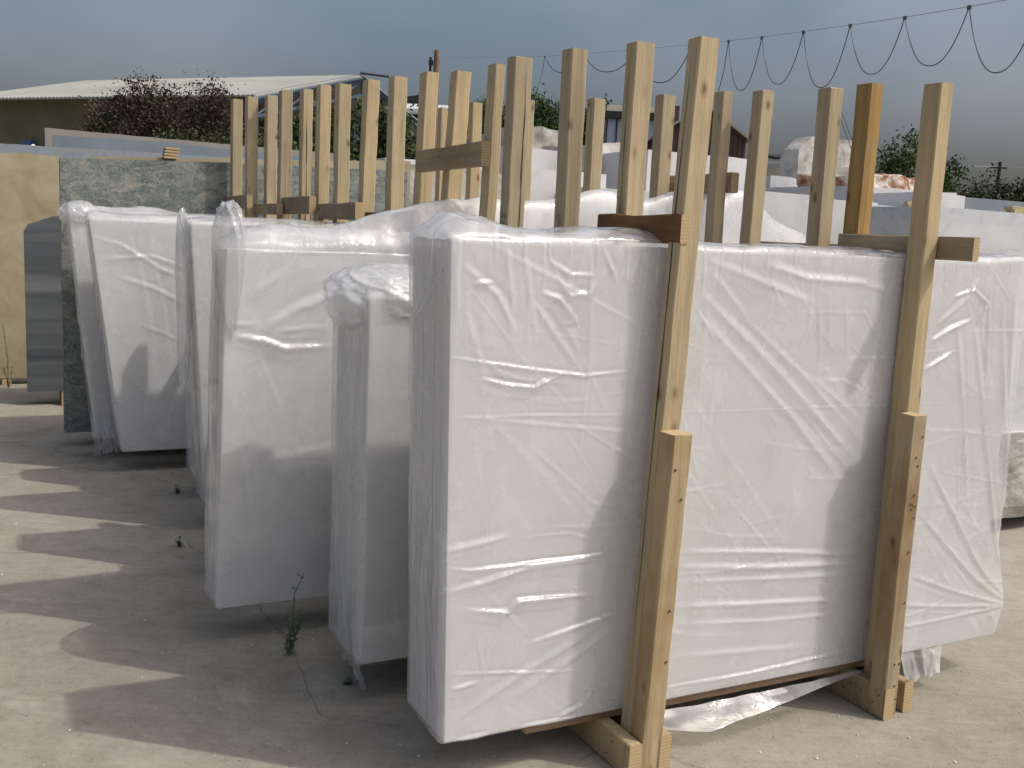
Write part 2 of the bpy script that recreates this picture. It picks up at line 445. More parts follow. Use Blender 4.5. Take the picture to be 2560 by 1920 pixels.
class MB:
    def __init__(s): s.v = []; s.f = []; s.m = []
    def add(s, vs_, fs, mi=0):
        k = len(s.v); s.v += [tuple(v) for v in vs_]
        s.f += [tuple(i + k for i in f) for f in fs]; s.m += [mi] * len(fs)
    def box(s, x0, x1, y0, y1, z0, z1, mi=0):
        vs_ = [(x, y, z) for z in (z0, z1) for y in (y0, y1) for x in (x0, x1)]
        s.add(vs_, [(0, 2, 3, 1), (4, 5, 7, 6), (0, 1, 5, 4), (2, 6, 7, 3), (0, 4, 6, 2), (1, 3, 7, 5)], mi)
    def tube(s, pts, rads, n=6, mi=0, cap=True):
        pts = [Vector(p) for p in pts]
        if isinstance(rads, (int, float)): rads = [rads] * len(pts)
        rings = []
        up0 = Vector((0.13, 0.31, 0.94))
        k0 = len(s.v)
        for i, p in enumerate(pts):
            d = (pts[min(i + 1, len(pts) - 1)] - pts[max(i - 1, 0)])
            if d.length < 1e-9: d = Vector((0, 0, 1))
            d.normalize()
            a = d.cross(up0)
            if a.length < 0.05: a = d.cross(Vector((1, 0, 0)))
            a.normalize(); b_ = d.cross(a)
            for j in range(n):
                th = 2 * math.pi * j / n
                s.v.append(tuple(p + (a * math.cos(th) + b_ * math.sin(th)) * rads[i]))
        for i in range(len(pts) - 1):
            for j in range(n):
                q = (k0 + i * n + j, k0 + i * n + (j + 1) % n, k0 + (i + 1) * n + (j + 1) % n, k0 + (i + 1) * n + j)
                s.f.append(q); s.m.append(mi)
        if cap:
            s.f.append(tuple(k0 + j for j in range(n))[::-1]); s.m.append(mi)
            e = k0 + (len(pts) - 1) * n
            s.f.append(tuple(e + j for j in range(n))); s.m.append(mi)
    def build(s, name, mats, parent=None, smooth=False, **kw):
        return mesh_obj(name, s.v, s.f, mats, parent, smooth, s.m, **kw)

# a sawn timber: along +z (or rotated later), slightly uneven, eased edges, end grain at both ends
def timber(name, w, d, h, parent, mat, loc, seed, axis='z', lean=(0, 0), rough=0.0022, cup=0.0):
    rnd = random.Random(seed)
    nseg = max(3, min(22, int(h / 0.09)))
    e = 0.0045
    prof0 = [(-w/2 + e, -d/2), (w/2 - e, -d/2), (w/2, -d/2 + e), (w/2, d/2 - e), (w/2 - e, d/2), (-w/2 + e, d/2), (-w/2, d/2 - e), (-w/2, -d/2 + e)]
    vs_, fs, fm = [], [], []
    wane = rnd.choice([0, 1, 2, 3]); wane_p = rnd.random()
    bow = rnd.uniform(-0.0012, 0.0012) * h
    for i in range(nseg + 1):
        u = i / nseg; z = h * u
        jx = rnd.uniform(-1, 1) * rough; jy = rnd.uniform(-1, 1) * rough
        if i in (0, nseg): jx = jy = 0
        wz = max(0.0, 1 - abs(u - wane_p) / 0.22) * 0.012
        for j, (x, y) in enumerate(prof0):
            c = j // 2
            k = wz if c == wane else 0
            sx = -1 if x > 0 else 1; sy = -1 if y > 0 else 1
            tz = z + (rnd.uniform(-0.002, 0.002) if i == nseg else 0)
            xx = x + jx * (1 if x > 0 else 0.5) + sx * k * (0.9 if j % 2 == 0 else 0.3)
            yy = y + jy * (1 if y > 0 else 0.5) + sy * k * (0.3 if j % 2 == 0 else 0.9)
            xx += lean[0] * z + bow * math.sin(math.pi * u); yy += lean[1] * z
            vs_.append((xx, yy, tz))
    for i in range(nseg):
        for j in range(8):
            a = i * 8 + j; b_ = i * 8 + (j + 1) % 8
            fs.append((a, b_, b_ + 8, a + 8)); fm.append(0)
    fs.append(tuple(range(8))[::-1]); fm.append(1)
    fs.append(tuple(nseg * 8 + j for j in range(8))); fm.append(1)
    if axis == 'y':    # length along +y, w across x, d across z
        vs_ = [(x, z, y) for x, y, z in vs_]; fs = [f[::-1] for f in fs]
    elif axis == 'x':
        vs_ = [(z, x, y) for x, y, z in vs_]
    o = mesh_obj(name, vs_, fs, [mat, M_end], parent, False, fm)
    o.location = loc
    return o

# ------------------------------------------------------------------ ground
rg = random.Random(5)
g = MB()
g.add([(-400, -120, 0), (400, -120, 0), (400, 900, 0), (-400, 900, 0)], [(0, 1, 2, 3)])
ground = g.build("ground", M_conc); tag(ground, kind="structure")
ground["label"] = "dusty pale concrete yard with hair cracks"

# long saw joint and a broken crack between the bundles
def ribbon(name, pts, w, mat, seed):
    r = random.Random(seed); P = []
    for i in range(len(pts) - 1):
        a, b_ = Vector(pts[i]), Vector(pts[i + 1]); n = max(2, int((b_ - a).length / 0.05))
        for k in range(n): P.append(a.lerp(b_, k / n) + Vector((r.uniform(-.008, .008), r.uniform(-.008, .008), 0)))
    P.append(Vector(pts[-1])); vs_, fs = [], []
    for i, p in enumerate(P):
        d = (P[min(i + 1, len(P) - 1)] - P[max(i - 1, 0)]).normalized(); n = Vector((-d.y, d.x, 0))
        ww = w * r.uniform(0.4, 1.3) * min(1, 3 * min(i + 1, len(P) - i) / len(P))
        vs_ += [p + n * ww / 2, p - n * ww / 2]
    for i in range(len(P) - 1): fs.append((2*i, 2*i+1, 2*i+3, 2*i+2))
    o = mesh_obj(name, [(v.x, v.y, 0.004) for v in vs_], fs, mat); tag(o, kind="structure"); return o
M_crack = flat("crack_dirt", (0.22, 0.195, 0.155), 0.95)
ribbon("ground_crack", [Y(0.95, 6.2), Y(0.86, 5.6), Y(0.83, 5.1), Y(0.95, 4.4), Y(0.98, 3.7), Y(0.92, 3.1), Y(1.2, 2.9), Y(1.3, 2.3)], 0.004, M_crack, 3)
ribbon("ground_crack", [Y(0.83, 5.1), Y(0.4, 5.15), Y(-0.6, 5.4), Y(-2.0, 5.6)], 0.006, M_crack, 4)

# ------------------------------------------------------------------ plastic film maths
def vnoise(x, y, seed, per=64):
    rs = np.random.RandomState(seed); T = rs.rand(per, per)
    xi = np.floor(x).astype(int); yi = np.floor(y).astype(int)
    fx = x - xi; fy = y - yi
    fx = fx * fx * fx * (fx * (fx * 6 - 15) + 10); fy = fy * fy * fy * (fy * (fy * 6 - 15) + 10)
    a = T[xi % per, yi % per]; b_ = T[(xi + 1) % per, yi % per]
    c = T[xi % per, (yi + 1) % per]; d = T[(xi + 1) % per, (yi + 1) % per]
    return (a * (1 - fx) + b_ * fx) * (1 - fy) + (c * (1 - fx) + d * fx) * fy - 0.5
def folds_field(X, Z, folds):
    H = np.zeros_like(X)
    for pts, amp, w in folds:
        n = len(pts) - 1
        xs = [p[0] for p in pts]; zs = [p[1] for p in pts]
        m = 6 * w + 0.01
        sel = (X > min(xs) - m) & (X < max(xs) + m) & (Z > min(zs) - m) & (Z < max(zs) + m)
        if not sel.any(): continue
        x = X[sel]; z = Z[sel]
        L = [math.hypot(xs[i+1]-xs[i], zs[i+1]-zs[i]) + 1e-9 for i in range(n)]; tot = sum(L)
        best = np.full(x.shape, 1e9); U = np.zeros_like(x); S = np.zeros_like(x); acc = 0
        for i in range(n):
            dx, dz = (xs[i+1]-xs[i]) / L[i], (zs[i+1]-zs[i]) / L[i]
            u = np.clip((x - xs[i]) * dx + (z - zs[i]) * dz, 0, L[i])
            px, pz = x - xs[i] - dx * u, z - zs[i] - dz * u
            d = np.hypot(px, pz)
            sgn = np.sign(-dz * px + dx * pz)
            k = d < best
            best = np.where(k, d, best); U = np.where(k, (acc + u) / tot, U); S = np.where(k, sgn, S)
            acc += L[i]
        taper = np.sin(np.pi * np.clip(U, 0.0, 1.0)) ** 0.6
        q = best / w
        prof = 1.0 / (1 + q * q) ** 1.6 - 0.35 * np.exp(-((q - 1.9) ** 2)) * (S > 0)
        H[sel] += amp * prof * taper
    return H
def samp(a, b_, n, ext=0.014):
    xs = np.linspace(a + ext, b_ - ext, n)
    k = np.array([0, 0.25, 0.5, 0.75]) * ext
    return np.concatenate([a + k, xs, (b_ - k)[::-1]])

def make_film(parent, s0, s1, t0, t1, z0, z1, seed, ff=(), lf=(), billow=None, res=0.01, lean_l=0.0, lean_l0=0.0,
              nrand=30, mat=None, ztop=None, bulge_r=0.0, amp=1.0):
    """film box around a pack of slabs; local x = along the bundle, y = across, z = up"""
    rs = random.Random(seed)
    r = 0.016
    ff = list(ff); lf = list(lf)
    W, Hh, T = s1 - s0, z1 - z0, t1 - t0
    for i in range(nrand):                  # hanging pleats and diagonal pulls
        k = rs.random()
        if k < 0.40:
            x = rs.uniform(s0 + .03, s1 - .03); l = rs.uniform(.12, .55) * Hh
            ff.append(([(x, z1 + .01), (x + rs.uniform(-.05, .05), z1 - l * .5), (x + rs.uniform(-.12, .12), z1 - l)], rs.uniform(.0010, .003), rs.uniform(.004, .010)))
        elif k < 0.72:
            x = rs.uniform(s0, s1 - .3); z = rs.uniform(z0 + .05, z1 - .1); dx = rs.uniform(.2, .7); dz = rs.uniform(-.12, .12)
            ff.append(([(x, z), (x + dx * .5, z + dz * .5 + rs.uniform(-.03, .03)), (x + dx, z + dz)], rs.uniform(.0010, .0035), rs.uniform(.0035, .009)))
        else:
            x = rs.uniform(s0, s1 - .3); z = rs.uniform(z0 + .3, z1); dx = rs.uniform(.2, .6)
            ff.append(([(x, z), (x + dx, z - dx * rs.uniform(.4, 1.3))], rs.uniform(.0010, .003), rs.uniform(.005, .013)))
    for i in range(nrand):                  # fine taut creases
        x = rs.uniform(s0, s1 - .1); z = rs.uniform(z0 + .03, z1); a_ = rs.choice([rs.uniform(-.25, .25), rs.uniform(-1.5, -.5), rs.uniform(-1.6, -1.4)]); l = rs.uniform(.06, .35)
        ff.append(([(x, z), (x + l * math.cos(a_), z + l * math.sin(a_))], rs.uniform(.0008, .0026), rs.uniform(.0028, .0055)))
    for i in range(18):
        z = rs.uniform(z0, z1); y = rs.uniform(t0, t1)
        lf.append(([(y, z), (y + rs.uniform(-.12, .12), z + rs.uniform(-.5, .5))], rs.uniform(.0015, .005), rs.uniform(.006, .014)))
    VV, FF = [], []; base = 0
    C0 = np.array([s0 + r, t0 + r, z0 + r]); C1 = np.array([s1 - r, t1 - r, z1 - r])
    def emit(X, T_, Z):
        nonlocal base
        shp = X.shape
        Q = np.stack([X, T_, Z], -1).reshape(-1, 3).astype(float)
        C = np.minimum(np.maximum(Q, C0), C1)
        D = Q - C; ln = np.linalg.norm(D, axis=1, keepdims=True); ln[ln < 1e-9] = 1
        Nn = D / ln
        P = C + Nn * r
        s, t, z = Q[:, 0], Q[:, 1], Q[:, 2]
        wf = np.clip(-Nn[:, 1], 0, 1) ** 2; wl_ = np.clip(-Nn[:, 0], 0, 1) ** 2; wt = np.clip(Nn[:, 2], 0, 1) ** 2
        d = np.zeros(len(Q))
        lowf = (vnoise(s * 2.3 + 5, z * 1.6 + 3, seed) + .5) * 0.005 + (vnoise(s * 7 + 9, z * 2.5 + 1, seed + 1) + .4) * 0.0038 + (vnoise(s * 22, z * 9, seed + 2) + .4) * 0.0013
        if wf.max() > 0: d += wf * np.maximum(folds_field(s, z, ff) + lowf, 0.0002) * amp
        ll = (vnoise(t * 9 + 5, z * 1.8 + 3, seed + 4) + .5) * 0.010 + (vnoise(t * 22 + 9, z * 5 + 1, seed + 5) + .5) * 0.004
        if wl_.max() > 0: d += wl_ * np.maximum(folds_field(t, z, lf) + ll, 0.0002) * amp
        lt = (vnoise(s * 6, t * 8, seed + 6) + .5) * 0.014 + (vnoise(s * 19, t * 24, seed + 7) + .5) * 0.006
        d += wt * lt * amp
        P = P + Nn * d[:, None]
        if billow is not None:
            bs = np.interp(s, [p[0] for p in billow], [p[1] for p in billow])
            v = np.clip((t - t0) / T, 0, 1)
            sh = np.where(v < 0.55, np.sin(v / 0.55 * np.pi / 2) ** 0.8, 1 - 0.55 * ((v - 0.55) / 0.45) ** 2)
            wob = 1 + 0.5 * vnoise(s * 5 + 2, t * 5, seed + 8)
            P[:, 2] += wt ** 0.5 * bs * sh * wob
            P[:, 1] -= wt ** 0.5 * bs * 0.15 * np.sin(v * np.pi)
        # small droop and lean of the left end
        h = (z - z0) / Hh
        P[:, 0] += (lean_l0 + (lean_l - lean_l0) * h) * np.clip(1 - (s - s0) / 0.9, 0, 1) ** 1.5
        if ztop is not None:
            P[:, 2] += np.interp(s, [p[0] for p in ztop], [p[1] for p in ztop]) * h
        P[:, 0] += bulge_r * np.exp(-((z - z0 - .13) / .16) ** 2) * np.clip(1 - (s1 - s) / 0.35, 0, 1) ** 2
        n, m = shp
        idx = base + np.arange(n * m).reshape(n, m)
        q = np.stack([idx[:-1, :-1], idx[1:, :-1], idx[1:, 1:], idx[:-1, 1:]], -1).reshape(-1, 4)
        VV.append(P); FF.append(q); base += n * m
    S = samp(s0, s1, max(8, int(W / res))); Z = samp(z0, z1, max(8, int(Hh / res))); Tt = samp(t0, t1, max(6, int(T / (res * .9))))
    X, Zz = np.meshgrid(S, Z, indexing='ij'); emit(X, np.full_like(X, t0), Zz)
    A, B = np.meshgrid(Tt[::-1], Z, indexing='ij'); emit(np.full_like(A, s0), A, B)
    X, A = np.meshgrid(S, Tt, indexing='ij'); emit(X, A, np.full_like(X, z1))
    Sc = samp(s0, s1, 40); Zc = samp(z0, z1, 30); Tc = samp(t0, t1, 8)
    A, B = np.meshgrid(Tc, Zc, indexing='ij'); emit(np.full_like(A, s1), A, B)
    X, Zz = np.meshgrid(Sc[::-1], Zc, indexing='ij'); emit(X, np.full_like(X, t1), Zz)
    V = np.concatenate(VV); F = np.concatenate(FF)
    me = bpy.data.meshes.new("plastic_film")
    me.vertices.add(len(V)); me.vertices.foreach_set("co", V.astype(np.float32).ravel())
    me.loops.add(len(F) * 4); me.loops.foreach_set("vertex_index", F.astype(np.int32).ravel())
    me.polygons.add(len(F)); me.polygons.foreach_set("loop_start", np.arange(0, len(F) * 4, 4, dtype=np.int32))
    me.polygons.foreach_set("loop_total", np.full(len(F), 4, dtype=np.int32))
    me.polygons.foreach_set("use_smooth", np.ones(len(F), dtype=bool))
    me.materials.append(mat or M_film); me.update(); me.validate()
    o = bpy.data.objects.new("plastic_film", me); col.objects.link(o); o.parent = parent
    return o

def crumple_blob(name, parent, c, rad, seed, mat, nu=90, nv=60, amp=0.25, squash=None, zp=1.0):
    """a gathered bunch of film: a crumpled closed sheet"""
    rs = np.random.RandomState(seed)
    u = np.linspace(0, 2 * np.pi, nu, endpoint=False); v = np.linspace(0.02, np.pi - 0.02, nv)
    U, Vv = np.meshgrid(u, v, indexing='ij')
    x = np.cos(U) * np.sin(Vv); y = np.sin(U) * np.sin(Vv); z = np.sign(np.cos(Vv)) * np.abs(np.cos(Vv)) ** zp
    def ridg(a, b_, s): return 0.5 - np.abs(vnoise(a, b_, s)) * 2
    h = amp * (0.9 * ridg(x * 2.1 + z * 1.3 + 7, y * 2.3 - z + 4, seed) + 0.5 * ridg(x * 5 + 3 + y * 2, z * 5 - y * 3 + 8, seed + 1) + 0.25 * ridg(x * 12 + z * 4, y * 12 + z * 9, seed + 2))
    k = 1 + h
    X = c[0] + rad[0] * x * k; Yy = c[1] + rad[1] * y * k; Z = c[2] + rad[2] * z * k
    if squash is not None:      # pinch towards the bottom
        hh = np.clip((z + 1) / 2, 0, 1); f = squash + (1 - squash) * hh ** 1.4
        X = c[0] + (X - c[0]) * f; Yy = c[1] + (Yy - c[1]) * f
    P = np.stack([X, Yy, Z], -1).reshape(-1, 3)
    fs = []
    for i in range(nu):
        for j in range(nv - 1):
            a = i * nv + j; b_ = ((i + 1) % nu) * nv + j
            fs.append((a, a + 1, b_ + 1, b_))
    return mesh_obj(name, P.tolist(), fs, mat, parent, True)

def sheet(name, parent, edge_a, edge_b, n, m, seed, mat, amp=0.02, sag=0.0):
    """loose film between two polylines"""
    def at(pl, u):
        L = [0]
        for i in range(len(pl) - 1): L.append(L[-1] + (Vector(pl[i+1]) - Vector(pl[i])).length)
        d = u * L[-1]
        for i in range(len(pl) - 1):
            if d <= L[i+1] + 1e-9: return Vector(pl[i]).lerp(Vector(pl[i+1]), (d - L[i]) / max(1e-9, L[i+1] - L[i]))
        return Vector(pl[-1])
    vs_, fs = [], []
    for i in range(n + 1):
        u = i / n; a, b_ = at(edge_a, u), at(edge_b, u)
        for j in range(m + 1):
            v = j / m; p = a.lerp(b_, v)
            nx = float(vnoise(np.array([u * 14.0 + 3]), np.array([v * 2.0 + 1]), seed)[0]) * amp
            nz = float(vnoise(np.array([u * 9.0 + 8]), np.array([v * 3.0 + 5]), seed + 1)[0]) * amp
            p = p + Vector((nx, nx * 1.2, nz - sag * math.sin(math.pi * v)))
            vs_.append(p)
    for i in range(n):
        for j in range(m):
            a = i * (m + 1) + j; fs.append((a, a + m + 1, a + m + 2, a + 1))
    return mesh_obj(name, vs_, fs, mat, parent, True)

def slab_pack(parent, s0, s1, t0, t1, z0, z1, n, seed, mat, lean_l=0.0, lean_l0=0.0, name="marble_slab", ztop=None):
    r = random.Random(seed); th = (t1 - t0) / n
    for i in range(n):
        a, b_ = s0 + r.uniform(0, .003), s1 - r.uniform(0, .03)
        zt = z1 - r.uniform(0, .006) * (i > 0); y0 = t0 + i * th + 0.0004; y1 = t0 + (i + 1) * th - 0.0004
        vs_ = []
        N_ = 10
        for k in range(N_ + 1):
            u = k / N_; s = a + (b_ - a) * u
            dz = 0 if ztop is None else float(np.interp(s, [p[0] for p in ztop], [p[1] for p in ztop]))
            lb = lean_l0 * max(0, 1 - (s - s0) / .9) ** 1.5; lt = lean_l * max(0, 1 - (s - s0) / .9) ** 1.5
            for y in (y0, y1):
                vs_.append((s + lb, y, z0)); vs_.append((s + lt, y, zt + dz))
        fs = [(0, 1, 3, 2)]
        for k in range(N_):
            q = k * 4
            fs += [(q, q + 4, q + 5, q + 1), (q + 2, q + 3, q + 7, q + 6), (q + 1, q + 5, q + 7, q + 3), (q, q + 2, q + 6, q + 4)]
        q = N_ * 4; fs.append((q, q + 2, q + 3, q + 1))
        mesh_obj(name, vs_, fs, mat, parent)

# ------------------------------------------------------------------ the wrapped bundles
def fl(pts, a=0.004, w=0.010): return (pts, a * 1.0, w * .72)
A_folds = [fl([(1.91,1.46),(2.25,1.2),(2.69,.84)],.011,.020), fl([(1.91,1.39),(2.32,1.05),(2.62,.77)],.010,.022), fl([(2.06,1.4),(2.37,1.18),(2.71,.9)],.004,.014),
 fl([(2.16,1.55),(2.33,1.51),(2.57,1.5),(2.72,1.47)],.009,.018), fl([(2.38,1.47),(2.42,1.24)],.004), fl([(2.43,1.47),(2.46,1.25)],.004), fl([(2.5,1.46),(2.54,1.25)],.0045),
 fl([(2.58,1.42),(2.73,1.25)],.004), fl([(2.35,1.21),(2.71,.98)],.004,.014), fl([(2.53,1.23),(2.71,1.09)],.004), fl([(2.2,1.15),(2.6,.86)],.0035,.014),
 fl([(1.11,.60),(1.23,.62),(1.37,.65),(1.61,.65)],.013,.012), fl([(1.12,.67),(1.19,.66),(1.52,.66),(1.66,.665)],.012,.007), fl([(1.17,.53),(1.19,.54),(1.31,.52),(1.34,.55),(1.59,.54)],.013,.009),
 fl([(1.36,.41),(1.58,.45),(1.7,.47)],.009,.009), fl([(1.13,.31),(1.22,.32)],.008,.008), fl([(1.49,.16),(1.58,.19),(1.62,.24)],.010,.008), fl([(1.12,.36),(1.34,.33),(1.56,.30)],.006,.006),
 fl([(1.10,.72),(1.31,.75)],.008,.014), fl([(1.34,.25),(1.72,.44)],.006,.016), fl([(1.16,.22),(1.4,.34),(1.6,.42)],.006,.016), fl([(1.15,.15),(1.26,.152)],.008,.007), fl([(1.36,.155),(1.6,.15)],.009,.006),
 fl([(1.90,.64),(2.3,.60),(2.70,.55)],.008,.012), fl([(1.90,.59),(2.26,.55),(2.70,.52)],.009,.014), fl([(1.90,.54),(2.26,.51),(2.70,.48)],.006,.012),
 fl([(1.90,.46),(2.2,.43),(2.70,.39)],.009,.014), fl([(1.90,.40),(2.28,.36),(2.70,.34)],.006,.012), fl([(1.86,.19),(2.23,.185),(2.72,.20)],.010,.007), fl([(1.9,.29),(2.5,.24)],.006,.016),
 fl([(1.11,1.27),(1.37,1.23),(1.53,1.21),(1.68,1.22)],.008,.007), fl([(1.2,1.21),(1.28,1.19),(1.37,1.18),(1.46,1.22)],.010,.008), fl([(1.38,1.45),(1.44,1.43),(1.49,1.37),(1.45,1.36)],.010,.012),
 fl([(1.36,1.42),(1.42,1.34),(1.5,1.24)],.008,.014), fl([(1.13,1.57),(1.14,1.36)],.005), fl([(1.32,1.58),(1.35,1.42),(1.37,1.3)],.005,.012), fl([(1.27,1.59),(1.3,1.38)],.005,.012),
 fl([(1.53,1.57),(1.55,1.2)],.005,.014), fl([(1.57,1.58),(1.62,1.48)],.006), fl([(1.63,1.59),(1.60,1.5)],.006), fl([(1.1,1.10),(1.37,1.10),(1.72,1.085)],.0035,.005), fl([(1.18,1.47),(1.24,1.475)],.008,.008),
 fl([(1.15,1.52),(1.25,1.44),(1.31,1.33)],.006,.014), fl([(1.16,1.4),(1.22,1.2)],.006,.014), fl([(1.95,1.52),(2.1,1.38)],.005,.016), fl([(1.92,1.56),(2.4,1.42)],.005,.018),
 fl([(1.7,1.09),(2.3,1.085),(3.1,1.08)],.003,.004), fl([(1.42,1.5),(1.47,1.44),(1.54,1.45),(1.58,1.52)],.006,.012), fl([(1.40,1.54),(1.47,1.50),(1.55,1.50)],.006,.010),
 fl([(3.44,.26),(2.97,.67)],.008,.014), fl([(3.44,.26),(2.94,.45)],.008,.010), fl([(3.44,.26),(2.9,.34)],.008,.010), fl([(3.44,.26),(2.9,.25)],.008,.010), fl([(3.44,.27),(2.95,.9)],.007,.016),
 fl([(3.14,1.36),(3.29,.84),(3.43,.38)],.012,.018), fl([(3.04,1.4),(3.21,.67)],.009,.018), fl([(3.27,1.47),(3.42,.65)],.011,.018), fl([(2.95,1.36),(3.08,1.46),(3.14,1.53)],.012,.010),
 fl([(2.92,1.30),(3.02,1.35),(3.12,1.38)],.012,.010), fl([(3.02,1.46),(3.12,1.49)],.010,.008), fl([(3.19,1.53),(3.23,1.19)],.008,.014), fl([(3.34,1.5),(3.40,.65)],.009,.018),
 fl([(3.10,1.50),(3.19,1.44),(3.15,1.36)],.010,.009), fl([(2.9,1.2),(3.05,1.27)],.010,.010)]
for _k in range(26):      # short pleats under the taut top edge
    _s = 1.14 + _k * 0.086 + 0.02 * math.sin(_k * 7.3)
    A_folds.append(fl([(_s, 1.602), (_s + .012 * math.sin(_k * 3.1), 1.55 - .05 * (math.sin(_k * 5.7) + 1))], .005, .006))
C_folds = [fl([(.81,1.50),(.99,1.505),(1.34,1.51)],.006,.006), fl([(.93,1.21),(1.04,1.22),(1.14,1.22)],.014,.007), fl([(.76,1.19),(.88,1.17),(.96,1.14),(1.14,1.15)],.022,.014),
 fl([(.74,1.23),(.86,1.24)],.008,.007), fl([(.88,1.22),(1.0,1.29),(1.2,1.37),(1.5,1.48)],.014,.024), fl([(.81,1.33),(.96,1.44)],.006,.02), fl([(.84,1.15),(.9,1.02),(1.0,.8)],.006,.010), fl([(1.02,1.3),(1.08,1.3)],.006,.006), fl([(.9,.7),(1.2,.76)],.004,.02)]
E_folds = [fl([(.56,1.5),(.75,1.44),(.95,1.3),(1.2,1.2)],.012,.014), fl([(.62,1.35),(.9,1.38),(1.2,1.28)],.010,.012), fl([(.7,1.25),(.9,1.18),(1.2,1.02)],.012,.016), fl([(.9,1.4),(.95,1.1),(.97,.7)],.008,.016),
 fl([(1.0,1.35),(1.02,.9)],.007,.014), fl([(.8,.95),(.93,.9),(1.05,.84)],.014,.008), fl([(.8,1.5),(.86,1.1),(.88,.8)],.007,.016), fl([(1.1,1.4),(.98,.95)],.008,.014), fl([(.66,.8),(.78,.5)],.006,.014)]

def bundle(key, label, s0, s1, t0, t1, z0, z1, seed, n=9, res=0.012, film_kw=None, bearer=True, marble=None, bs=None):
    root = empty("slab_bundle", Y(0, 0), ROT, label=label, cat="slab bundle", group="film wrapped slab bundles in a row")
    root.location = Y(s0, t0, 0)
    # children are written in yard coordinates, so shift them back
    hold = dict(film_kw or {})
    lean = {k: hold[k] for k in ("lean_l", "lean_l0", "ztop") if k in hold}
    slab_pack(root, s0 + .006, s1 - .02 - hold.pop("gap_r", 0), t0 + .0035, t1 - .006, z0 + .006, z1 - .005, n, seed, marble or M_marble, **lean)
    make_film(root, s0, s1, t0, t1, z0, z1, seed, res=res, **hold)
    if bearer:
        b0, b1 = bs or (s0 + .8, s1 - .35)
        for tt in (t0 + .028, t1 - .075):
            timber("bearer", 0.05, 0.03, b1 - b0, root, M_bearer, (b0, tt + .02, z0 - .016), seed + 77, axis='x')
    return root
def shift_children(root, s0, t0):
    for ch in root.children:
        ch.location = (ch.location[0] - s0, ch.location[1] - t0, ch.location[2])

BD = {}
def add_bundle(key, *a, **k):
    s0, t0 = a[1], a[3]
    r = bundle(key, *a, **k)
    BD[key] = (r, s0, t0)
    return r

add_bundle("A", "nearest wrapped slab bundle, its broad sunlit face filling the front of the picture",
           1.115, 3.42, 2.525, 2.815, 0.14, 1.595, 11, n=10, res=0.0045,
           film_kw=dict(ff=A_folds, lf=[fl([(2.55,1.5),(2.8,1.30)],.008,.012), fl([(2.6,1.4),(2.68,.9)],.005,.012), fl([(2.75,1.2),(2.62,.8)],.005,.01)], nrand=90, lean_l=-.035, bulge_r=.07, gap_r=.02,
                        billow=[(1.115,.01),(1.17,.055),(1.26,.05),(1.34,.03),(1.45,.02),(1.55,.034),(1.7,.036),(1.85,.018),(2.1,.008),(2.5,.012),(2.8,.01),(3.42,.012)]), bs=(1.40, 3.08))
add_bundle("B", "narrow lower wrapped bundle behind the nearest one, film bunched on top",
           1.07, 3.3, 3.15, 3.50, 0.13, 1.385, 23, n=11, res=0.010,
           film_kw=dict(nrand=55, mat=M_film2, amp=1.5, billow=[(1.07,.03),(1.2,.07),(1.4,.06),(1.7,.05),(3.3,.04)]))
add_bundle("C", "wrapped bundle with bright creases, its loose top sheet billowing up behind the front posts",
           0.72, 3.62, 3.83, 4.06, 0.13, 1.515, 31, n=8, res=0.010,
           film_kw=dict(ff=C_folds, nrand=26, lean_l=.03, billow=[(.72,.03),(.9,.085),(1.15,.085),(1.34,.12),(1.54,.165),(1.75,.195),(1.96,.235),(2.28,.28),(2.77,.335),(3.09,.325),(3.34,.285),(3.59,.18),(3.62,.12)]))
add_bundle("D", "wrapped bundle hidden behind the billowing top sheet, showing only its white top between the posts",
           0.95, 3.3, 4.52, 4.80, 0.13, 1.56, 41, n=8, res=0.02, film_kw=dict(nrand=12, billow=[(.95,.03),(1.6,.04),(3.3,.05)]))
add_bundle("G", "wrapped bundle showing only a thin pale strip with a hanging tuft beside the creased one",
           0.87, 3.2, 5.33, 5.60, 0.13, 1.60, 43, n=8, res=0.014, film_kw=dict(nrand=30, lean_l0=.08, mat=M_film2, billow=[(.87,.02),(1.6,.03),(3.2,.04)]))
add_bundle("X", "wrapped bundle hidden in the middle of the row under the slanting plank ends",
           1.0, 3.2, 5.98, 6.26, 0.13, 1.58, 47, n=8, res=0.02, film_kw=dict(nrand=12, billow=[(1.0,.02),(3.2,.03)]))
add_bundle("E", "wrapped bundle with a face narrowing towards its base, standing left of the creased bundle",
           0.595, 3.0, 6.77, 7.02, 0.13, 1.60, 53, n=8, res=0.012,
           film_kw=dict(ff=E_folds, nrand=24, lean_l=-.09, lean_l0=.09, billow=[(.5,.03),(.8,.03),(1.2,.04),(3.0,.03)]))
add_bundle("F", "farthest wrapped bundle, its loose film peaking directly in front of the dark green slabs",
           0.49, 3.0, 7.22, 7.46, 0.13, 1.63, 59, n=8, res=0.014,
           film_kw=dict(nrand=40, lean_l=-.07, lean_l0=.08, mat=M_film3, billow=[(.4,.06),(.6,.05),(.9,.06),(1.15,.02),(3.0,.02)]))

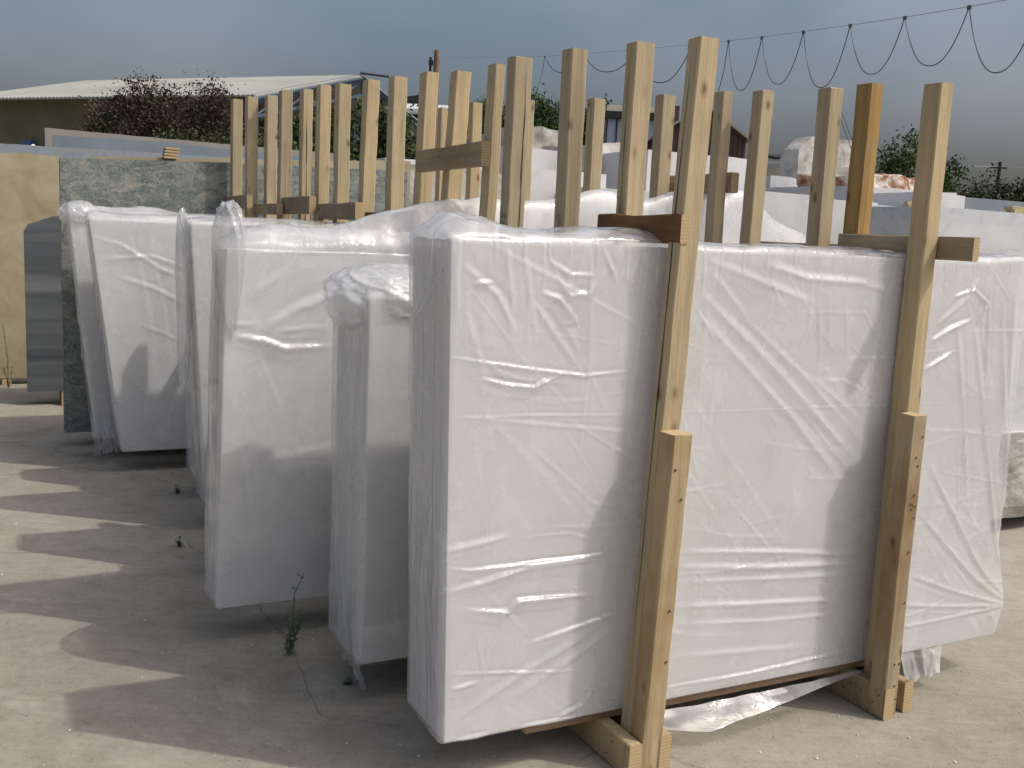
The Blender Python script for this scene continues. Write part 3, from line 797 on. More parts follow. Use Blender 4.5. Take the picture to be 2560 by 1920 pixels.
# gathered film ends and loose flaps
rA = BD["A"][0]; rB = BD["B"][0]; rC = BD["C"][0]; rG = BD["G"][0]; rF = BD["F"][0]; rE = BD["E"][0]
crumple_blob("film_bunch", rB, (1.21, 3.33, 1.365), (0.23, 0.195, 0.125), 5, M_film3, 170, 100, 0.10, zp=.8)
crumple_blob("film_tuft", rC, (0.775, 3.90, 1.33), (0.075, 0.25, 0.335), 8, M_film3, 110, 110, 0.12, squash=0.16, zp=.7)
crumple_blob("film_tuft", rG, (0.86, 5.47, 1.18), (0.045, 0.12, 0.46), 18, M_film3, 70, 90, 0.14, squash=0.55, zp=.5)
crumple_blob("film_bunch", rF, (0.50, 7.34, 1.62), (0.13, 0.14, 0.09), 28, M_film3, 90, 60, 0.16)
sheet("film_flap", rA, [(1.80, 2.50, .125), (2.3, 2.50, .12), (2.75, 2.50, .13)], [(1.82, 2.47, .085), (2.02, 2.44, .055), (2.4, 2.46, .095), (2.75, 2.5, .12)], 60, 8, 3, M_film, 0.005)
sheet("film_flap", rA, [(2.93, 2.52, .15), (3.16, 2.52, .15)], [(2.96, 2.50, .04), (3.12, 2.49, .06)], 20, 8, 7, M_film3, 0.02)
sheet("film_flap", rF, [(.54, 7.2, .3), (.68, 7.2, .3)], [(.56, 7.15, .055), (.72, 7.17, .07)], 24, 14, 9, M_film3, 0.05)
sheet("film_flap", rB, [(1.075, 3.16, .2), (1.075, 3.40, .2)], [(1.09, 3.15, .05), (1.07, 3.36, .11)], 20, 10, 13, M_film3, 0.03)
for k in BD: shift_children(*BD[k])

# ------------------------------------------------------------------ timber frames clamping the bundles
# every frame: two uprights, crossbar over the top, two sleeper boards on the ground
def frame(label, s, tf, tb, wf, wb, df, zf, zb, leanf, leanb, bar, seed, sf=None, sb=None, mf=None, mb=None, low=True, stub=None, barmat=None, rest=True):
    root = empty("timber_frame", Y(s, tf, 0), ROT, label=label, cat="timber frame", group="pine frames clamping the slab bundles")
    # s = left edge of the front post at its top
    sf = s if sf is None else sf; sb = s if sb is None else sb
    f0 = sf - leanf * zf - s; b0 = sb - leanb * zb - s
    timber("post", wf, df, zf - .02, root, mf or M_post, (f0 + wf / 2, df / 2, 0.02), seed, lean=(leanf, 0))
    timber("post", wb, df, zb - .02, root, mb or M_post, (b0 + wb / 2, tb - tf + df / 2, 0.02), seed + 1, lean=(leanb, 0))
    y0, y1 = -0.078, (tb - tf) + 0.22
    lo = f0 - .003; hi = f0 + wf + .003
    timber("sleeper_board", 0.045, 0.112, y1 - y0, root, M_stub, (lo - .0235, y0, 0.057), seed + 2, axis='y')
    timber("sleeper_board", 0.042, 0.112, (tb - tf) - y0 - .04, root, M_stub, (hi + .0225, y0 + .02, 0.057), seed + 3, axis='y')
    if bar:
        bs_, bw, bt0, bt1, bz0, bz1 = bar
        timber("crossbar", bw, bz1 - bz0, bt1 - bt0, root, barmat or M_bar, (bs_ - s + bw / 2, bt0 - tf, (bz0 + bz1) / 2), seed + 4, axis='y')
    return root, f0, b0

def nails(root, pts, r=0.0045, face='x', name="nail_holes"):
    m = MB()
    for p in pts:
        k = 7; ring = []
        for j in range(k):
            a = 2 * math.pi * j / k
            ring.append((p[0], p[1] + r * math.cos(a), p[2] + r * math.sin(a)) if face == 'x' else (p[0] + r * math.cos(a), p[1], p[2] + r * math.sin(a)))
        m.add(ring, [tuple(range(k))[::-1] if face == 'x' else tuple(range(k))])
    o = m.build(name, M_nail, root); o["kind"] = "stuff"; return o

# nearest bundle, left frame
r1, f0, b0 = frame("left frame of the nearest bundle, with the tallest post and a dark brown crossbar",
    1.79, 2.44, 2.84, .071, .074, .060, 2.185, 2.235, .040, .008, (1.765, .030, 2.437, 2.90, 1.602, 1.688), 101, sb=1.835, barmat=M_bar_dark)
timber("stub_post", .069, .074, 1.045, r1, M_stub, (1.735 - 1.79, -.038, 0.008), 140, lean=(.036, 0))
nails(r1, [(1.700 + .036 * z - 1.79 - .0, -.1275, z) for z in ()] or [(1.735 - 1.79 + .036 * z + dx, -.0775, z) for z, dx in ((.86, .012), (.52, .010), (.36, .016), (.95, -.02))], .0045, 'y')
# nearest bundle, right frame
r2, f0b, b0b = frame("right frame of the nearest bundle, crossbar end sticking out past the front post",
    2.76, 2.44, 2.84, .062, .066, .074, 2.162, 2.215, .004, .008, (2.822, .028, 2.30, 2.90, 1.588, 1.668), 111, sb=2.855, mb=M_post_orange)
timber("stub_post", .066, .072, 1.06, r2, M_stub, (2.735 - 2.76, -.037, 0.012), 150, lean=(.004, 0))
nails(r2, [(2.735 - 2.76 + dx, -.0755, z) for z, dx in ((1.0, .02), (.93, .0), (.90, .012), (.80, .01), (.77, -.004), (.765, .006), (.76, .018), (.75, .002), (.72, .02), (.6, .01), (.42, .016), (.2, .0), (.2, .022), (.12, .01), (.07, .02))], .004, 'y')
nails(r2, [(2.76 - 2.76 - .0745 + .004, y, z) for y, z in ((-.06, .09), (-.035, .055), (0.02, .075), (.05, .03), (.07, .08), (.1, .05), (.13, .095), (-.02, .02))], .004, 'x')
nails(r1, [(-.1355, y, z) for y, z in ((-.06, .09), (-.03, .05), (0.02, .08), (.05, .03), (.09, .06), (.14, .08))], .004, 'x')

frame("left frame of the low second bundle, back post with long crack and two letters",
    1.72, 3.05, 3.56, .063, .076, .070, 2.23, 2.275, 0, .006, None, 121, sb=1.765)
rB1 = [o for o in col.objects if o.name.startswith("timber_frame")][-1]
frame("left frame of the billowing bundle, grey plank nailed high across its two leaning posts",
    1.765, 3.73, 4.12, .045, .070, .072, 2.27, 2.29, .025, .044, (1.705, .038, 3.70, 4.40, 1.872, 1.968), 131, sb=1.77)
frame("left frame of the fourth bundle, dark plank end low between two pale posts",
    1.76, 4.45, 4.85, .064, .072, .080, 2.325, 2.35, .025, .0, (1.71, .035, 4.42, 5.14, 1.60, 1.693), 141, sb=1.75, barmat=M_bar_dark)
frame("left frame of the fifth bundle, grey nailed plank sloping below an amber streaked post",
    1.75, 5.25, 5.65, .071, .072, .085, 2.38, 2.40, .025, 0, (1.69, .04, 5.22, 5.93, 1.655, 1.745), 151, sb=1.72)
frame("left frame of the sixth bundle, crossbar with an orange sawn end, one post cracked",
    1.69, 5.92, 6.32, .067, .062, .085, 2.42, 2.44, .0, 0, (1.64, .045, 5.93, 6.60, 1.68, 1.785), 161, sb=1.70)
frame("left frame of the seventh bundle, low brown crossbar between pale and greyer post",
    1.64, 6.62, 7.04, .074, .072, .08, 2.46, 2.47, .0, 0, (1.59, .04, 6.50, 7.20, 1.675, 1.745), 171, sb=1.65)
frame("leftmost timber frame of the whole row, outermost pair of posts and short brown crossbar",
    1.54, 7.14, 7.52, .072, .071, .08, 2.46, 2.48, .0, 0, (1.49, .035, 6.90, 7.75, 1.71, 1.80), 181, sb=1.52)
# right-hand row of frames
frame("right frame of the low second bundle, pale posts with an orange crossbar low between them",
    2.86, 3.05, 3.60, .070, .068, .070, 2.22, 2.28, .0, .012, (3.058, .028, 3.02, 3.72, 1.585, 1.63), 191, sb=2.99)
frame("right frame of the billowing bundle, honey coloured crossbar stub with a crack sticking out right",
    2.88, 3.73, 4.12, .056, .074, .068, 2.28, 2.30, .0, 0, (2.937, .04, 3.70, 4.30, 1.84, 1.93), 201, sb=2.83)
frame("right frame of the fourth bundle, small clean post right of the second tall front post",
    2.74, 4.60, 5.00, .071, .060, .070, 2.32, 2.33, .0, 0, None, 211, sb=2.55)
frame("right frame of the fifth bundle, small posts glimpsed below the high grey plank",
    2.41, 5.37, 5.90, .061, .045, .060, 2.34, 2.36, .0, 0, None, 221, sb=2.44)
frame("right frame of the sixth bundle, thin post glimpsed behind the taller left posts",
    2.50, 6.00, 6.35, .060, .060, .060, 2.30, 2.30, .0, 0, None, 231)

# drying cracks running down some posts
def crack(root, x0, y, z0, z1, w, seed, lean=0.0, face='y'):
    r = random.Random(seed); n = 22; P = []; x = x0
    for i in range(n + 1):
        x += r.uniform(-.0016, .0016); P.append((x + (lean if face == "y" else 0) * (z0 + (z1 - z0) * i / n), z0 + (z1 - z0) * i / n))
    vs_, fs = [], []
    for i, (a, z) in enumerate(P):
        ww = w * min(1, 4 * i / n, 4 * (n - i) / n) * r.uniform(.5, 1.3) / 2
        for q in (a - ww, a + ww): vs_.append((q, y, z) if face == 'y' else (y + (lean * z if face == 'x' else 0), q, z))
    for i in range(n): fs.append((2*i, 2*i+1, 2*i+3, 2*i+2))
    mesh_obj("drying_crack", vs_, fs, M_nail, root)
crack(rB1, 1.765 - .006 * 2.275 + .052 - 1.72, .51 - .0016, 1.2, 2.255, .0045, 1, .006)
crack(r1, .030, 1.79 - .04 * 2.185 - 1.79 - .0022, .35, 2.18, .004, 2, .04, 'x')
crack(r1, .430, 1.835 - .008 * 2.235 - 1.79 - .0022, .9, 2.23, .0035, 3, .008, 'x')
rX = [o for o in col.objects if o.get("label", "").startswith("left frame of the sixth")][0]
crack(rX, 1.70 - 1.69 + .022, .40 - .0016, 1.3, 2.43, .004, 5)

# marker letters on the posts of the second bundle
def strokes(root, polys, w, s_face, name="marker_writing"):
    m = MB()
    for pl in polys:
        for (a, b_) in zip(pl[:-1], pl[1:]):
            va, vb = Vector((0, a[0], a[1])), Vector((0, b_[0], b_[1])); d = (vb - va).normalized(); n = Vector((0, -d.z, d.y)) * w / 2
            q = [va + n - d * w * .3, va - n - d * w * .3, vb - n + d * w * .3, vb + n + d * w * .3]
            m.add([(s_face, v.y, v.z) for v in q], [(0, 1, 2, 3)])
    return m.build(name, M_ink, root)
_s = .0055
tb_ = .51
# rotated capitals: S above N on the left face of the back post (written lying on their side)
S_pl = [[(.018, 1.700), (.012, 1.703), (.012, 1.716), (.022, 1.720), (.030, 1.712), (.040, 1.704), (.050, 1.708), (.052, 1.722), (.046, 1.728)]]
N_pl = [[(.014, 1.640), (.046, 1.640)], [(.014, 1.664), (.046, 1.664)], [(.014, 1.664), (.046, 1.640)]]
strokes(rB1, [[(y + tb_, z) for y, z in p] for p in [[(a, z - .030) for a, z in q] for q in S_pl] + [[(a, z - .012) for a, z in q] for q in N_pl]], .0035, 1.765 + .006 * (1.68 - 2.275) - 1.72 - .004)
strokes(rB1, [[(.030, 1.640), (.022, 1.655), (.026, 1.676), (.030, 1.684)]], .004, -.004)

# ------------------------------------------------------------------ bare stone slabs on the left
def stone_lot(label, s0, s1, t0, n, th, z0, ztops, mat, seed, edge=0.0, cat="stone slab", tilt=0.0, bear=True):
    """n upright slabs; ztops = [(s, z)] top profile"""
    root = empty("stone_slab", Y(s0, t0, 0), ROT, label=label, cat=cat)
    r = random.Random(seed)
    for i in range(n):
        K = 36; vs_ = []; y0, y1 = i * th + .001, (i + 1) * th - .002
        jl = r.uniform(0, .01) * (i > 0)
        for k in range(K + 1):
            u = k / K; s = (s1 - s0) * u + (jl if k == 0 else 0)
            z = float(np.interp(s0 + s, [p[0] for p in ztops], [p[1] for p in ztops])) + r.uniform(-edge, edge)
            for y in (y0, y1): vs_ += [(s, y, z0), (s, y, z)]
        fs = [(0, 1, 3, 2)]
        for k in range(K):
            q = k * 4; fs += [(q, q+4, q+5, q+1), (q+2, q+3, q+7, q+6), (q+1, q+5, q+7, q+3), (q, q+2, q+6, q+4)]
        q = K * 4; fs.append((q, q+2, q+3, q+1))
        mesh_obj("slab", vs_, fs, mat, root)
    if bear:
        for sx in (0.3, (s1 - s0) - .5):
            timber("bearer", .08, z0 - .004, n * th + .1, root, M_bearer, (sx, -.05, z0 / 2 - .001), seed + 9, axis='y')
    return root
stone_lot("dark green serpentine slabs with pale swirling veins, standing left of the wrapped bundles", 0.40, 2.90, 7.66, 6, .028, .10, [(0.4, 1.995), (1.5, 2.04), (2.9, 2.075)], M_serp, 1, .002)
stone_lot("beige slab with a rough broken top edge just showing above the green slabs", 0.62, 3.0, 7.86, 3, .03, .10, [(.62, 2.02), (1.5, 2.075), (3.0, 2.16)], M_beige, 2, .012)
stone_lot("grey banded marble slabs with a cut off corner, between beige and green slabs", 0.21, 1.6, 9.42, 9, .028, .12, [(.21, 1.46), (.24, 1.52), (.44, 1.60), (1.6, 1.62)], M_band, 3, .002)
stone_lot("tall beige limestone slabs at the left edge of the picture", -1.6, 0.56, 10.67, 5, .03, .06, [(-1.6, 2.16), (0.0, 2.145), (.2, 2.165), (.56, 2.155)], M_beige, 4, .010)
stone_lot("pale grey veined marble slab lot rising just over the beige slabs", -1.6, 3.4, 11.5, 5, .03, .10, [(-1.6, 2.29), (0.06, 2.29), (3.4, 2.33)], M_greyv, 5, .004)
stone_lot("flat blue grey slab behind the veined marble lot", 0.59, 3.6, 12.5, 5, .03, .10, [(.59, 2.48), (1.7, 2.50), (3.6, 2.44)], M_blue, 6, .0)
stone_lot("tan grey slab lot, rearmost and highest of the slabs on the left", 0.55, 4.2, 13.5, 6, .03, .10, [(.55, 2.63), (2.7, 2.605), (4.2, 2.60)], M_tan, 7, .003)

# little bundle of wooden slips lying on the slab tops
w0 = empty("wood_slips", Y(1.12, 7.80, 2.045), ROT, label="small stack of wooden slips set upright on top of the green slabs", cat="wood slips")
for i in range(4):
    timber("slip", .10, .016, .10, w0, M_stub, (.02 + i * .004, .0 + .0 * i, .012 + i * .021), 300 + i, axis='y')

# ------------------------------------------------------------------ marble blocks and slabs, right background
def rough_block(label, s0, s1, t0, t1, z0, z1, seed, mat=None, jag=0.02, cut=None, name="marble_block", cat="marble block", lift=None):
    root = mesh = None
    r = np.random.RandomState(seed)
    n = (14, 10, 8)
    VV, FF = [], []; base = 0
    W, T, H = s1 - s0, t1 - t0, z1 - z0
    def emit(P):
        nonlocal base
        a, b_ = P.shape[:2]
        q = P.reshape(-1, 3).copy()
        d = vnoise(q[:, 0] * 3 + seed, q[:, 2] * 3 + q[:, 1] * 2, seed) * jag * 2 + vnoise(q[:, 0] * 9 + q[:, 1] * 4, q[:, 2] * 9 + 3, seed + 1) * jag
        c = np.array([W / 2, T / 2, H / 2]); v = q - c
        vn = v / np.array([W / 2, T / 2, H / 2])
        mask = (np.abs(vn) > 0.97).sum(1)
        q += np.sign(vn) * (np.abs(vn) > 0.9) * d[:, None]
        if cut is not None:     # slope the top at the left / right
            q[:, 2] -= np.maximum(0, cut[0] - q[:, 0]) / max(cut[0], 1e-6) * cut[1] * (q[:, 2] / H)
        idx = base + np.arange(a * b_).reshape(a, b_)
        VV.append(q); base += a * b_
        FF.extend(np.stack([idx[:-1, :-1], idx[1:, :-1], idx[1:, 1:], idx[:-1, 1:]], -1).reshape(-1, 4).tolist())
    S, Tt, Z = np.linspace(0, W, 20), np.linspace(0, T, 10), np.linspace(0, H, 12)
    X, ZZ = np.meshgrid(S, Z, indexing='ij'); emit(np.stack([X, 0 * X, ZZ], -1)); emit(np.stack([X[::-1], 0 * X + T, ZZ], -1))
    A, ZZ = np.meshgrid(Tt[::-1], Z, indexing='ij'); emit(np.stack([0 * A, A, ZZ], -1)); emit(np.stack([0 * A + W, A[::-1], ZZ], -1))
    X, A = np.meshgrid(S, Tt, indexing='ij'); emit(np.stack([X, A, 0 * X + H], -1)); emit(np.stack([X, A[:, ::-1], 0 * X], -1))
    o = mesh_obj(name, np.concatenate(VV).tolist(), FF, mat or M_rough, None, False)
    o.location = Y(s0, t0, z0); o.rotation_euler = (0, 0, ROT)
    tag(o, label=label, cat=cat, group="marble blocks stacked across the yard")
    return o
# stacked in tiers: each upper one rests on a lower one
rough_block("low white block tier seen behind the two tall front posts", 4.5, 5.55, 9.0, 10.6, 0, 2.27, 1, M_block, .006)
rough_block("white sawn block on the second tier between the front posts", 5.10, 5.85, 10.4, 12.0, 0, 2.60, 2, M_block, .01)
rough_block("thick slab with rough grey edge, topmost behind the cracked post", 5.55, 6.15, 11.1, 12.6, 2.62, 2.90, 3, M_rough, .03)
rough_block("white block under the thick rough edged slab", 5.5, 6.4, 11.1, 12.6, 0, 2.60, 4, M_block, .01)
rough_block("white block with a scooped rough corner beside the thick front post", 5.95, 6.45, 9.9, 11.4, 2.12, 2.68, 5, M_rough, .03, cut=(0.4, -.0))
rough_block("broad white slab wall low behind the tall post pair", 5.0, 6.3, 8.4, 9.4, 0, 2.10, 6, M_block, .004)
rough_block("long white sawn block in sunlight behind the highest post", 6.04, 7.55, 9.0, 10.4, 0, 2.56, 7, M_block, .008)
rough_block("white slab pack with a faint diagonal shadow right of the highest post", 5.83, 7.05, 7.5, 8.3, 0, 2.12, 8, M_block, .004)
rough_block("large pale quarry block with curved left side perched on top", 10.74, 11.9, 12.0, 12.36, 2.66, 3.30, 9, M_rough, .03, cut=(.25, .20))
rough_block("grey shaded block under the perched quarry block", 9.9, 11.6, 11.6, 13.4, 0, 2.62, 10, M_marble_g, .02)
rough_block("white slab pack ending at the amber post", 7.1, 8.30, 8.0, 8.9, 0, 2.13, 12, M_block, .004)
rough_block("rust stained broken block lying behind the amber post", 10.1, 11.2, 10.0, 11.2, 2.43, 2.62, 13, M_rusty, .05)
rough_block("cream topped block under the rust stained one", 9.5, 11.2, 9.5, 11.4, 0, 2.42, 14, M_block, .01)
rough_block("bright white block directly left of the right front post", 8.10, 9.0, 7.9, 9.2, 0, 2.10, 15, M_block, .004)
rough_block("rounded white slab end right of the right front post", 9.0, 9.62, 8.0, 9.0, 0, 2.285, 16, M_block, .01)
rough_block("long white slab pack stepping down to the right edge", 7.5, 10.4, 6.6, 7.6, 0, 2.04, 17, M_marble_g, .004)
rough_block("grey veined white slab lot at the right edge of the picture", 4.45, 7.2, 3.90, 4.35, .61, 1.785, 18, M_marble_g, .003)
rough_block("rough bottomed marble block in the gap at the far right", 4.75, 7.2, 3.86, 4.7, .07, .60, 19, M_rough, .03)
rough_block("wide white slab pack behind the grey veined one, right of the right front post", 6.4, 10.0, 5.5, 6.1, 0, 1.80, 25, M_block, .003)
rough_block("dark grey slab row below the hedge on the right", 16.8, 24.0, 14.0, 14.6, 0, 2.76, 20, M_blue, .002)
rough_block("low white block tops seen through the left posts", 3.3, 4.5, 9.3, 10.6, 0, 2.28, 21, M_block, .015)
rough_block("white block with a ragged top glimpsed between the middle left posts", 3.0, 4.3, 8.3, 9.2, 0, 2.16, 22, M_rough, .02)
rough_block("pale block behind the green slabs, seen between the first posts", 2.2, 3.6, 10.2, 11.2, 0, 2.22, 23, M_block, .015)
def rope_sticks(label, s, t, z, n, l, seed):
    root = empty("wood_wedges", Y(s, t, z), ROT, label=label, cat="wood wedges")
    for i in range(n):
        timber("wedge", .05, .035, l, root, M_stub, (i * .035, i * .05, .02 + (i % 2) * .035), seed + i, axis='x')
rope_sticks("few grey wood wedges lying on the bright white block", 8.72, 8.0, 2.10, 3, .16, 401)
rope_sticks("weathered wood chocks on the slab pack at the right edge", 8.7, 6.7, 2.04, 4, .22, 411)
rope_sticks("short beam end lying on the slab pack by the amber post", 8.0, 8.1, 2.13, 2, .3, 421)

# ------------------------------------------------------------------ buildings
def quadobj(name, pts, mat, parent, thick=0.0):
    return mesh_obj(name, pts, [tuple(range(len(pts)))], mat, parent)
# long open warehouse on the left: local x runs from the gable corner away to the left, y goes in depth
e1 = Vector((-8.62, 33.0, 0)); dirx = Vector((-9.8, 4.0, 0)).normalized(); rzw = math.atan2(dirx.y, dirx.x)
wh = empty("warehouse", e1, rzw, label="long warehouse with pale corrugated roof and blue steel gable truss", cat="warehouse")
# local frame: +x along dirx, +y = dirx rotated +90deg -> towards the camera, so depth is -y
LNG, SPAN, EAVE, RIDGE = 13.0, 12.3, 5.68, 7.22
mb_ = MB()
def roof_plane(y0, y1, za, zb, x0, x1):
    n = 150; vs_, fs = [], []
    for i in range(n + 1):
        x = x0 + (x1 - x0) * i / n; dz = 0.035 * (i % 2)
        vs_ += [(x, y0, za + dz), (x, y1, zb + dz), (x, y0, za + dz - .06), (x, y1, zb + dz - .06)]
    for i in range(n):
        q = i * 4; fs += [(q, q+4, q+5, q+1), (q+2, q+3, q+7, q+6), (q, q+2, q+6, q+4), (q+1, q+5, q+7, q+3)]
    fs += [(0, 1, 3, 2), (n*4, n*4+2, n*4+3, n*4+1)]
    return vs_, fs
for ya, yb, za, zb in ((0.35, -SPAN / 2, EAVE - .08, RIDGE), (-SPAN - .35, -SPAN / 2, EAVE - .08, RIDGE)):
    v_, f_ = roof_plane(ya, yb, za, zb, -.4, LNG); mesh_obj("roof_sheet", v_, f_, M_roof, wh)
m = MB(); m.box(.5, 12.6, -.45, -.25, 2.4, EAVE + .02); m.build("recess_shade_sheet", M_recess_shade, wh)  # dark sheet painted as the shaded recess of the open side
m = MB(); m.box(9.0, 12.5, -.24, -.12, 0, 2.6); m.build("low_wall", M_wall_pale, wh)
m = MB(); m.box(11.4, 12.7, -.5, -.3, 0, EAVE + .02); m.build("end_wall", M_wall_pale, wh)
m = MB(); m.box(.5, 9.0, -.46, -.26, 0, 2.4); m.build("side_wall", M_wall_pale, wh)
for x in (5.2, 7.2): pass
for x in (7.4, 9.3): 
    m = MB(); m.box(x, x + .35, -.12, .1, 0, 4.2); m.build("blue_column", M_door_blue, wh)
m = MB(); m.box(.6, 12.0, -SPAN + .2, -SPAN + .4, 0, EAVE - .2); m.build("back_wall", M_dark, wh)  # near-black colour stands for the unlit inside
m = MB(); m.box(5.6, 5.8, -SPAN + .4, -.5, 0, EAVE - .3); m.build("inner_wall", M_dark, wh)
# gable truss in blue steel
def beam(mbld, a, b_, r): mbld.tube([a, b_], r, 4)
m = MB()
pk = (-.3, -SPAN / 2, RIDGE - .12); la = (-.3, .3, EAVE - .2); ra = (-.3, -SPAN - .3, EAVE - .2)
beam(m, la, pk, .17); beam(m, pk, ra, .17)
beam(m, (-.3, .2, EAVE - .75), (-.3, -SPAN / 2, RIDGE - .75), .09); beam(m, (-.3, -SPAN / 2, RIDGE - .75), (-.3, -SPAN - .2, EAVE - .75), .09)
for k in range(9):
    u = k / 8; y = .2 - (SPAN + .4) * u; zt = EAVE - .2 + (RIDGE - EAVE) * (1 - abs(2 * u - 1)); beam(m, (-.3, y, zt), (-.3, y, zt - .55), .05)
    if k < 8: beam(m, (-.3, y, zt - .5), (-.3, y - (SPAN + .4) / 8, EAVE - .2 + (RIDGE - EAVE) * (1 - abs(2 * (k + 1) / 8 - 1))), .04)
m.build("gable_truss", M_steel_blue, wh)
m = MB(); beam(m, (-.35, -SPAN / 2 + .2, RIDGE + .08), (-1.15, -SPAN / 2 - .5, RIDGE + .05), .07); m.build("crane_beam", M_steel_blue, wh)
m = MB()
for y in (-.1, -SPAN / 2, -SPAN): m.box(-.1, .25, y - .17, y + .17, 0, EAVE - .2)
m.build("gable_column", M_steel_blue, wh)
m = MB(); beam(m, (1.5, -.2, 4.9), (1.5, -SPAN, 4.9), .07); beam(m, (1.5, -.2, 4.6), (1.5, -SPAN, 4.6), .05); m.build("tie_rail", M_container, wh)

def box_building(name, label, cx, cy, w, d, h, mat, rz=0.0, roof=None, cat="shed"):
    root = empty(name, (cx, cy, 0), rz, label=label, cat=cat)
    m = MB(); m.box(-w/2, w/2, 0, d, 0, h); m.build("wall", mat, root)
    return root
# pale roofed shed beyond
sh = empty("shed", (-3.9, 50, 0), 0, label="low shed with a pale roof and small dark gable beyond the warehouse", cat="shed")
m = MB(); m.box(-2.2, 2.4, 0, 5, 0, 7.2); m.build("wall", M_dark, sh)
m = MB(); m.add([(-2.4, -.3, 7.42), (2.6, -.3, 7.42), (2.6, 3, 8.05), (-2.4, 3, 8.05), (-2.4, -.3, 7.25), (2.6, -.3, 7.25), (2.6, 3, 7.88), (-2.4, 3, 7.88)], [(0,1,2,3),(4,7,6,5),(0,4,5,1),(1,5,6,2),(3,2,6,7),(0,3,7,4)]); m.build("roof", M_shed_roof, sh)
m = MB(); m.add([(-2.3, 3.2, 8.0), (-.9, 3.2, 8.0), (-.9, 3.2, 8.35), (-1.4, 3.2, 8.55), (-2.3, 3.2, 8.38)], [(0,1,2,3,4)]); m.add([(-2.3, 3.6, 8.0), (-.9, 3.6, 8.0), (-.9, 3.6, 8.35), (-1.4, 3.6, 8.55), (-2.3, 3.6, 8.38)], [(4,3,2,1,0)])
m.add([(-2.3, 3.2, 8.38), (-1.4, 3.2, 8.55), (-1.4, 3.6, 8.55), (-2.3, 3.6, 8.38)], [(0,1,2,3)]); m.build("roof_monitor", M_dark, sh)
# pale blue clad block on dark piers
cb = empty("silo_building", (4.15, 40, 0), 0, label="pale blue clad block raised on dark piers, between the front posts", cat="industrial building")
m = MB()
m.box(-1.0, 1.0, 0, 3, 4.95, 6.25); m.build("cladding", M_container, cb)
m = MB(); m.box(-.85, .85, .1, 2.9, 0, 4.94); m.build("dark_base", M_dark, cb)
m = MB(); m.box(-1.1, 1.1, -.15, 3.1, 6.26, 6.52); m.build("roof_edge", M_dark, cb)
m = MB(); m.box(-1.0, 1.0, -.05, 3.0, 6.53, 6.75); m.build("parapet", M_cream, cb)
for k in range(6):
    m = MB(); m.box(-1.0 + k * .38, -.95 + k * .38, -.06, -.004, 4.95, 6.25); m.build("cladding_rib", M_dark, cb)
# brown gabled barn
bn = empty("barn", (6.1, 35, 0), 0, label="dark brown corrugated gable barn behind the highest post", cat="barn")
m = MB(); m.add([(-1.3, 0, 0), (1.35, 0, 0), (1.35, 0, 5.25), (.0, 0, 6.15), (-1.3, 0, 5.45), (-1.3, 5, 0), (1.35, 5, 0), (1.35, 5, 5.25), (.0, 5, 6.15), (-1.3, 5, 5.45)],
 [(0,1,2,3,4), (9,8,7,6,5), (1,6,7,2), (0,4,9,5)]); m.build("wall", M_brown, bn)
for k in range(16):
    x = -1.25 + k * .17; zt = np.interp(x, [-1.3, 0, 1.35], [5.42, 6.1, 5.22])
    m = MB(); m.box(x, x + .06, -.035, -.002, 4.4, float(zt)); m.build("cladding_rib", M_brown, bn)
m = MB(); m.add([(1.5, -.2, 5.2), (0, -.2, 6.22), (-1.45, -.2, 5.42), (1.5, 5.2, 5.2), (0, 5.2, 6.22), (-1.45, 5.2, 5.42), (1.5, -.2, 5.12), (0, -.2, 6.14), (-1.45, -.2, 5.34), (1.5, 5.2, 5.12), (0, 5.2, 6.14), (-1.45, 5.2, 5.34)],
 [(0,3,4,1),(1,4,5,2),(6,7,10,9),(7,8,11,10),(0,1,7,6),(1,2,8,7),(0,6,9,3),(2,5,11,8)]); m.build("roof", M_tan, bn)
m = MB(); m.box(-1.3, 1.3, -.04, 1, 0, 4.6); m.build("open_bay_shade", M_dark, bn)  # solid near-black box, the shade inside the bay put into its colour
m = MB(); m.box(-1.05, -.85, .5, .9, 5.2, 6.25); m.build("chimney", M_brown, bn)
# little canopy hut
ht = empty("hut", (7.3, 29, 0), 0, label="small hut with a dark canopy left of the perched quarry block", cat="hut")
m = MB(); m.box(-.2, .5, 0, 1, 0, 3.9); m.build("wall", M_cream, ht)
m = MB(); m.add([(-.35, -.4, 4.1), (.6, -.4, 4.2), (.6, 1.1, 4.35), (-.35, 1.1, 4.3), (-.35, -.4, 4.03), (.6, -.4, 4.12), (.6, 1.1, 4.27), (-.35, 1.1, 4.22)], [(0,1,2,3),(4,7,6,5),(0,4,5,1),(1,5,6,2),(3,2,6,7),(0,3,7,4)]); m.build("canopy", M_dark, ht)
# white and orange trestle on the far left
tr_ = empty("trestle", (-6.6, 14, 0), 0.2, label="tilted white frame with an orange strap beyond the left slabs", cat="trestle")
m = MB(); beam(m, (-.16, 0, 2.26), (-.02, 0, 2.52), .035); beam(m, (-.02, 0, 2.52), (.26, 0, 2.30), .045); beam(m, (.26, .02, 2.30), (.26, .02, 1.6), .03); beam(m, (-.16, 0, 2.26), (-.16, 0, 0), .03); beam(m, (.26, .02, 1.6), (.26, .02, 0), .03); m.build("frame", M_white_paint, tr_)
m = MB(); m.box(-.02, .06, -.05, -.03, 2.2, 2.50); m.build("strap", M_orange, tr_)

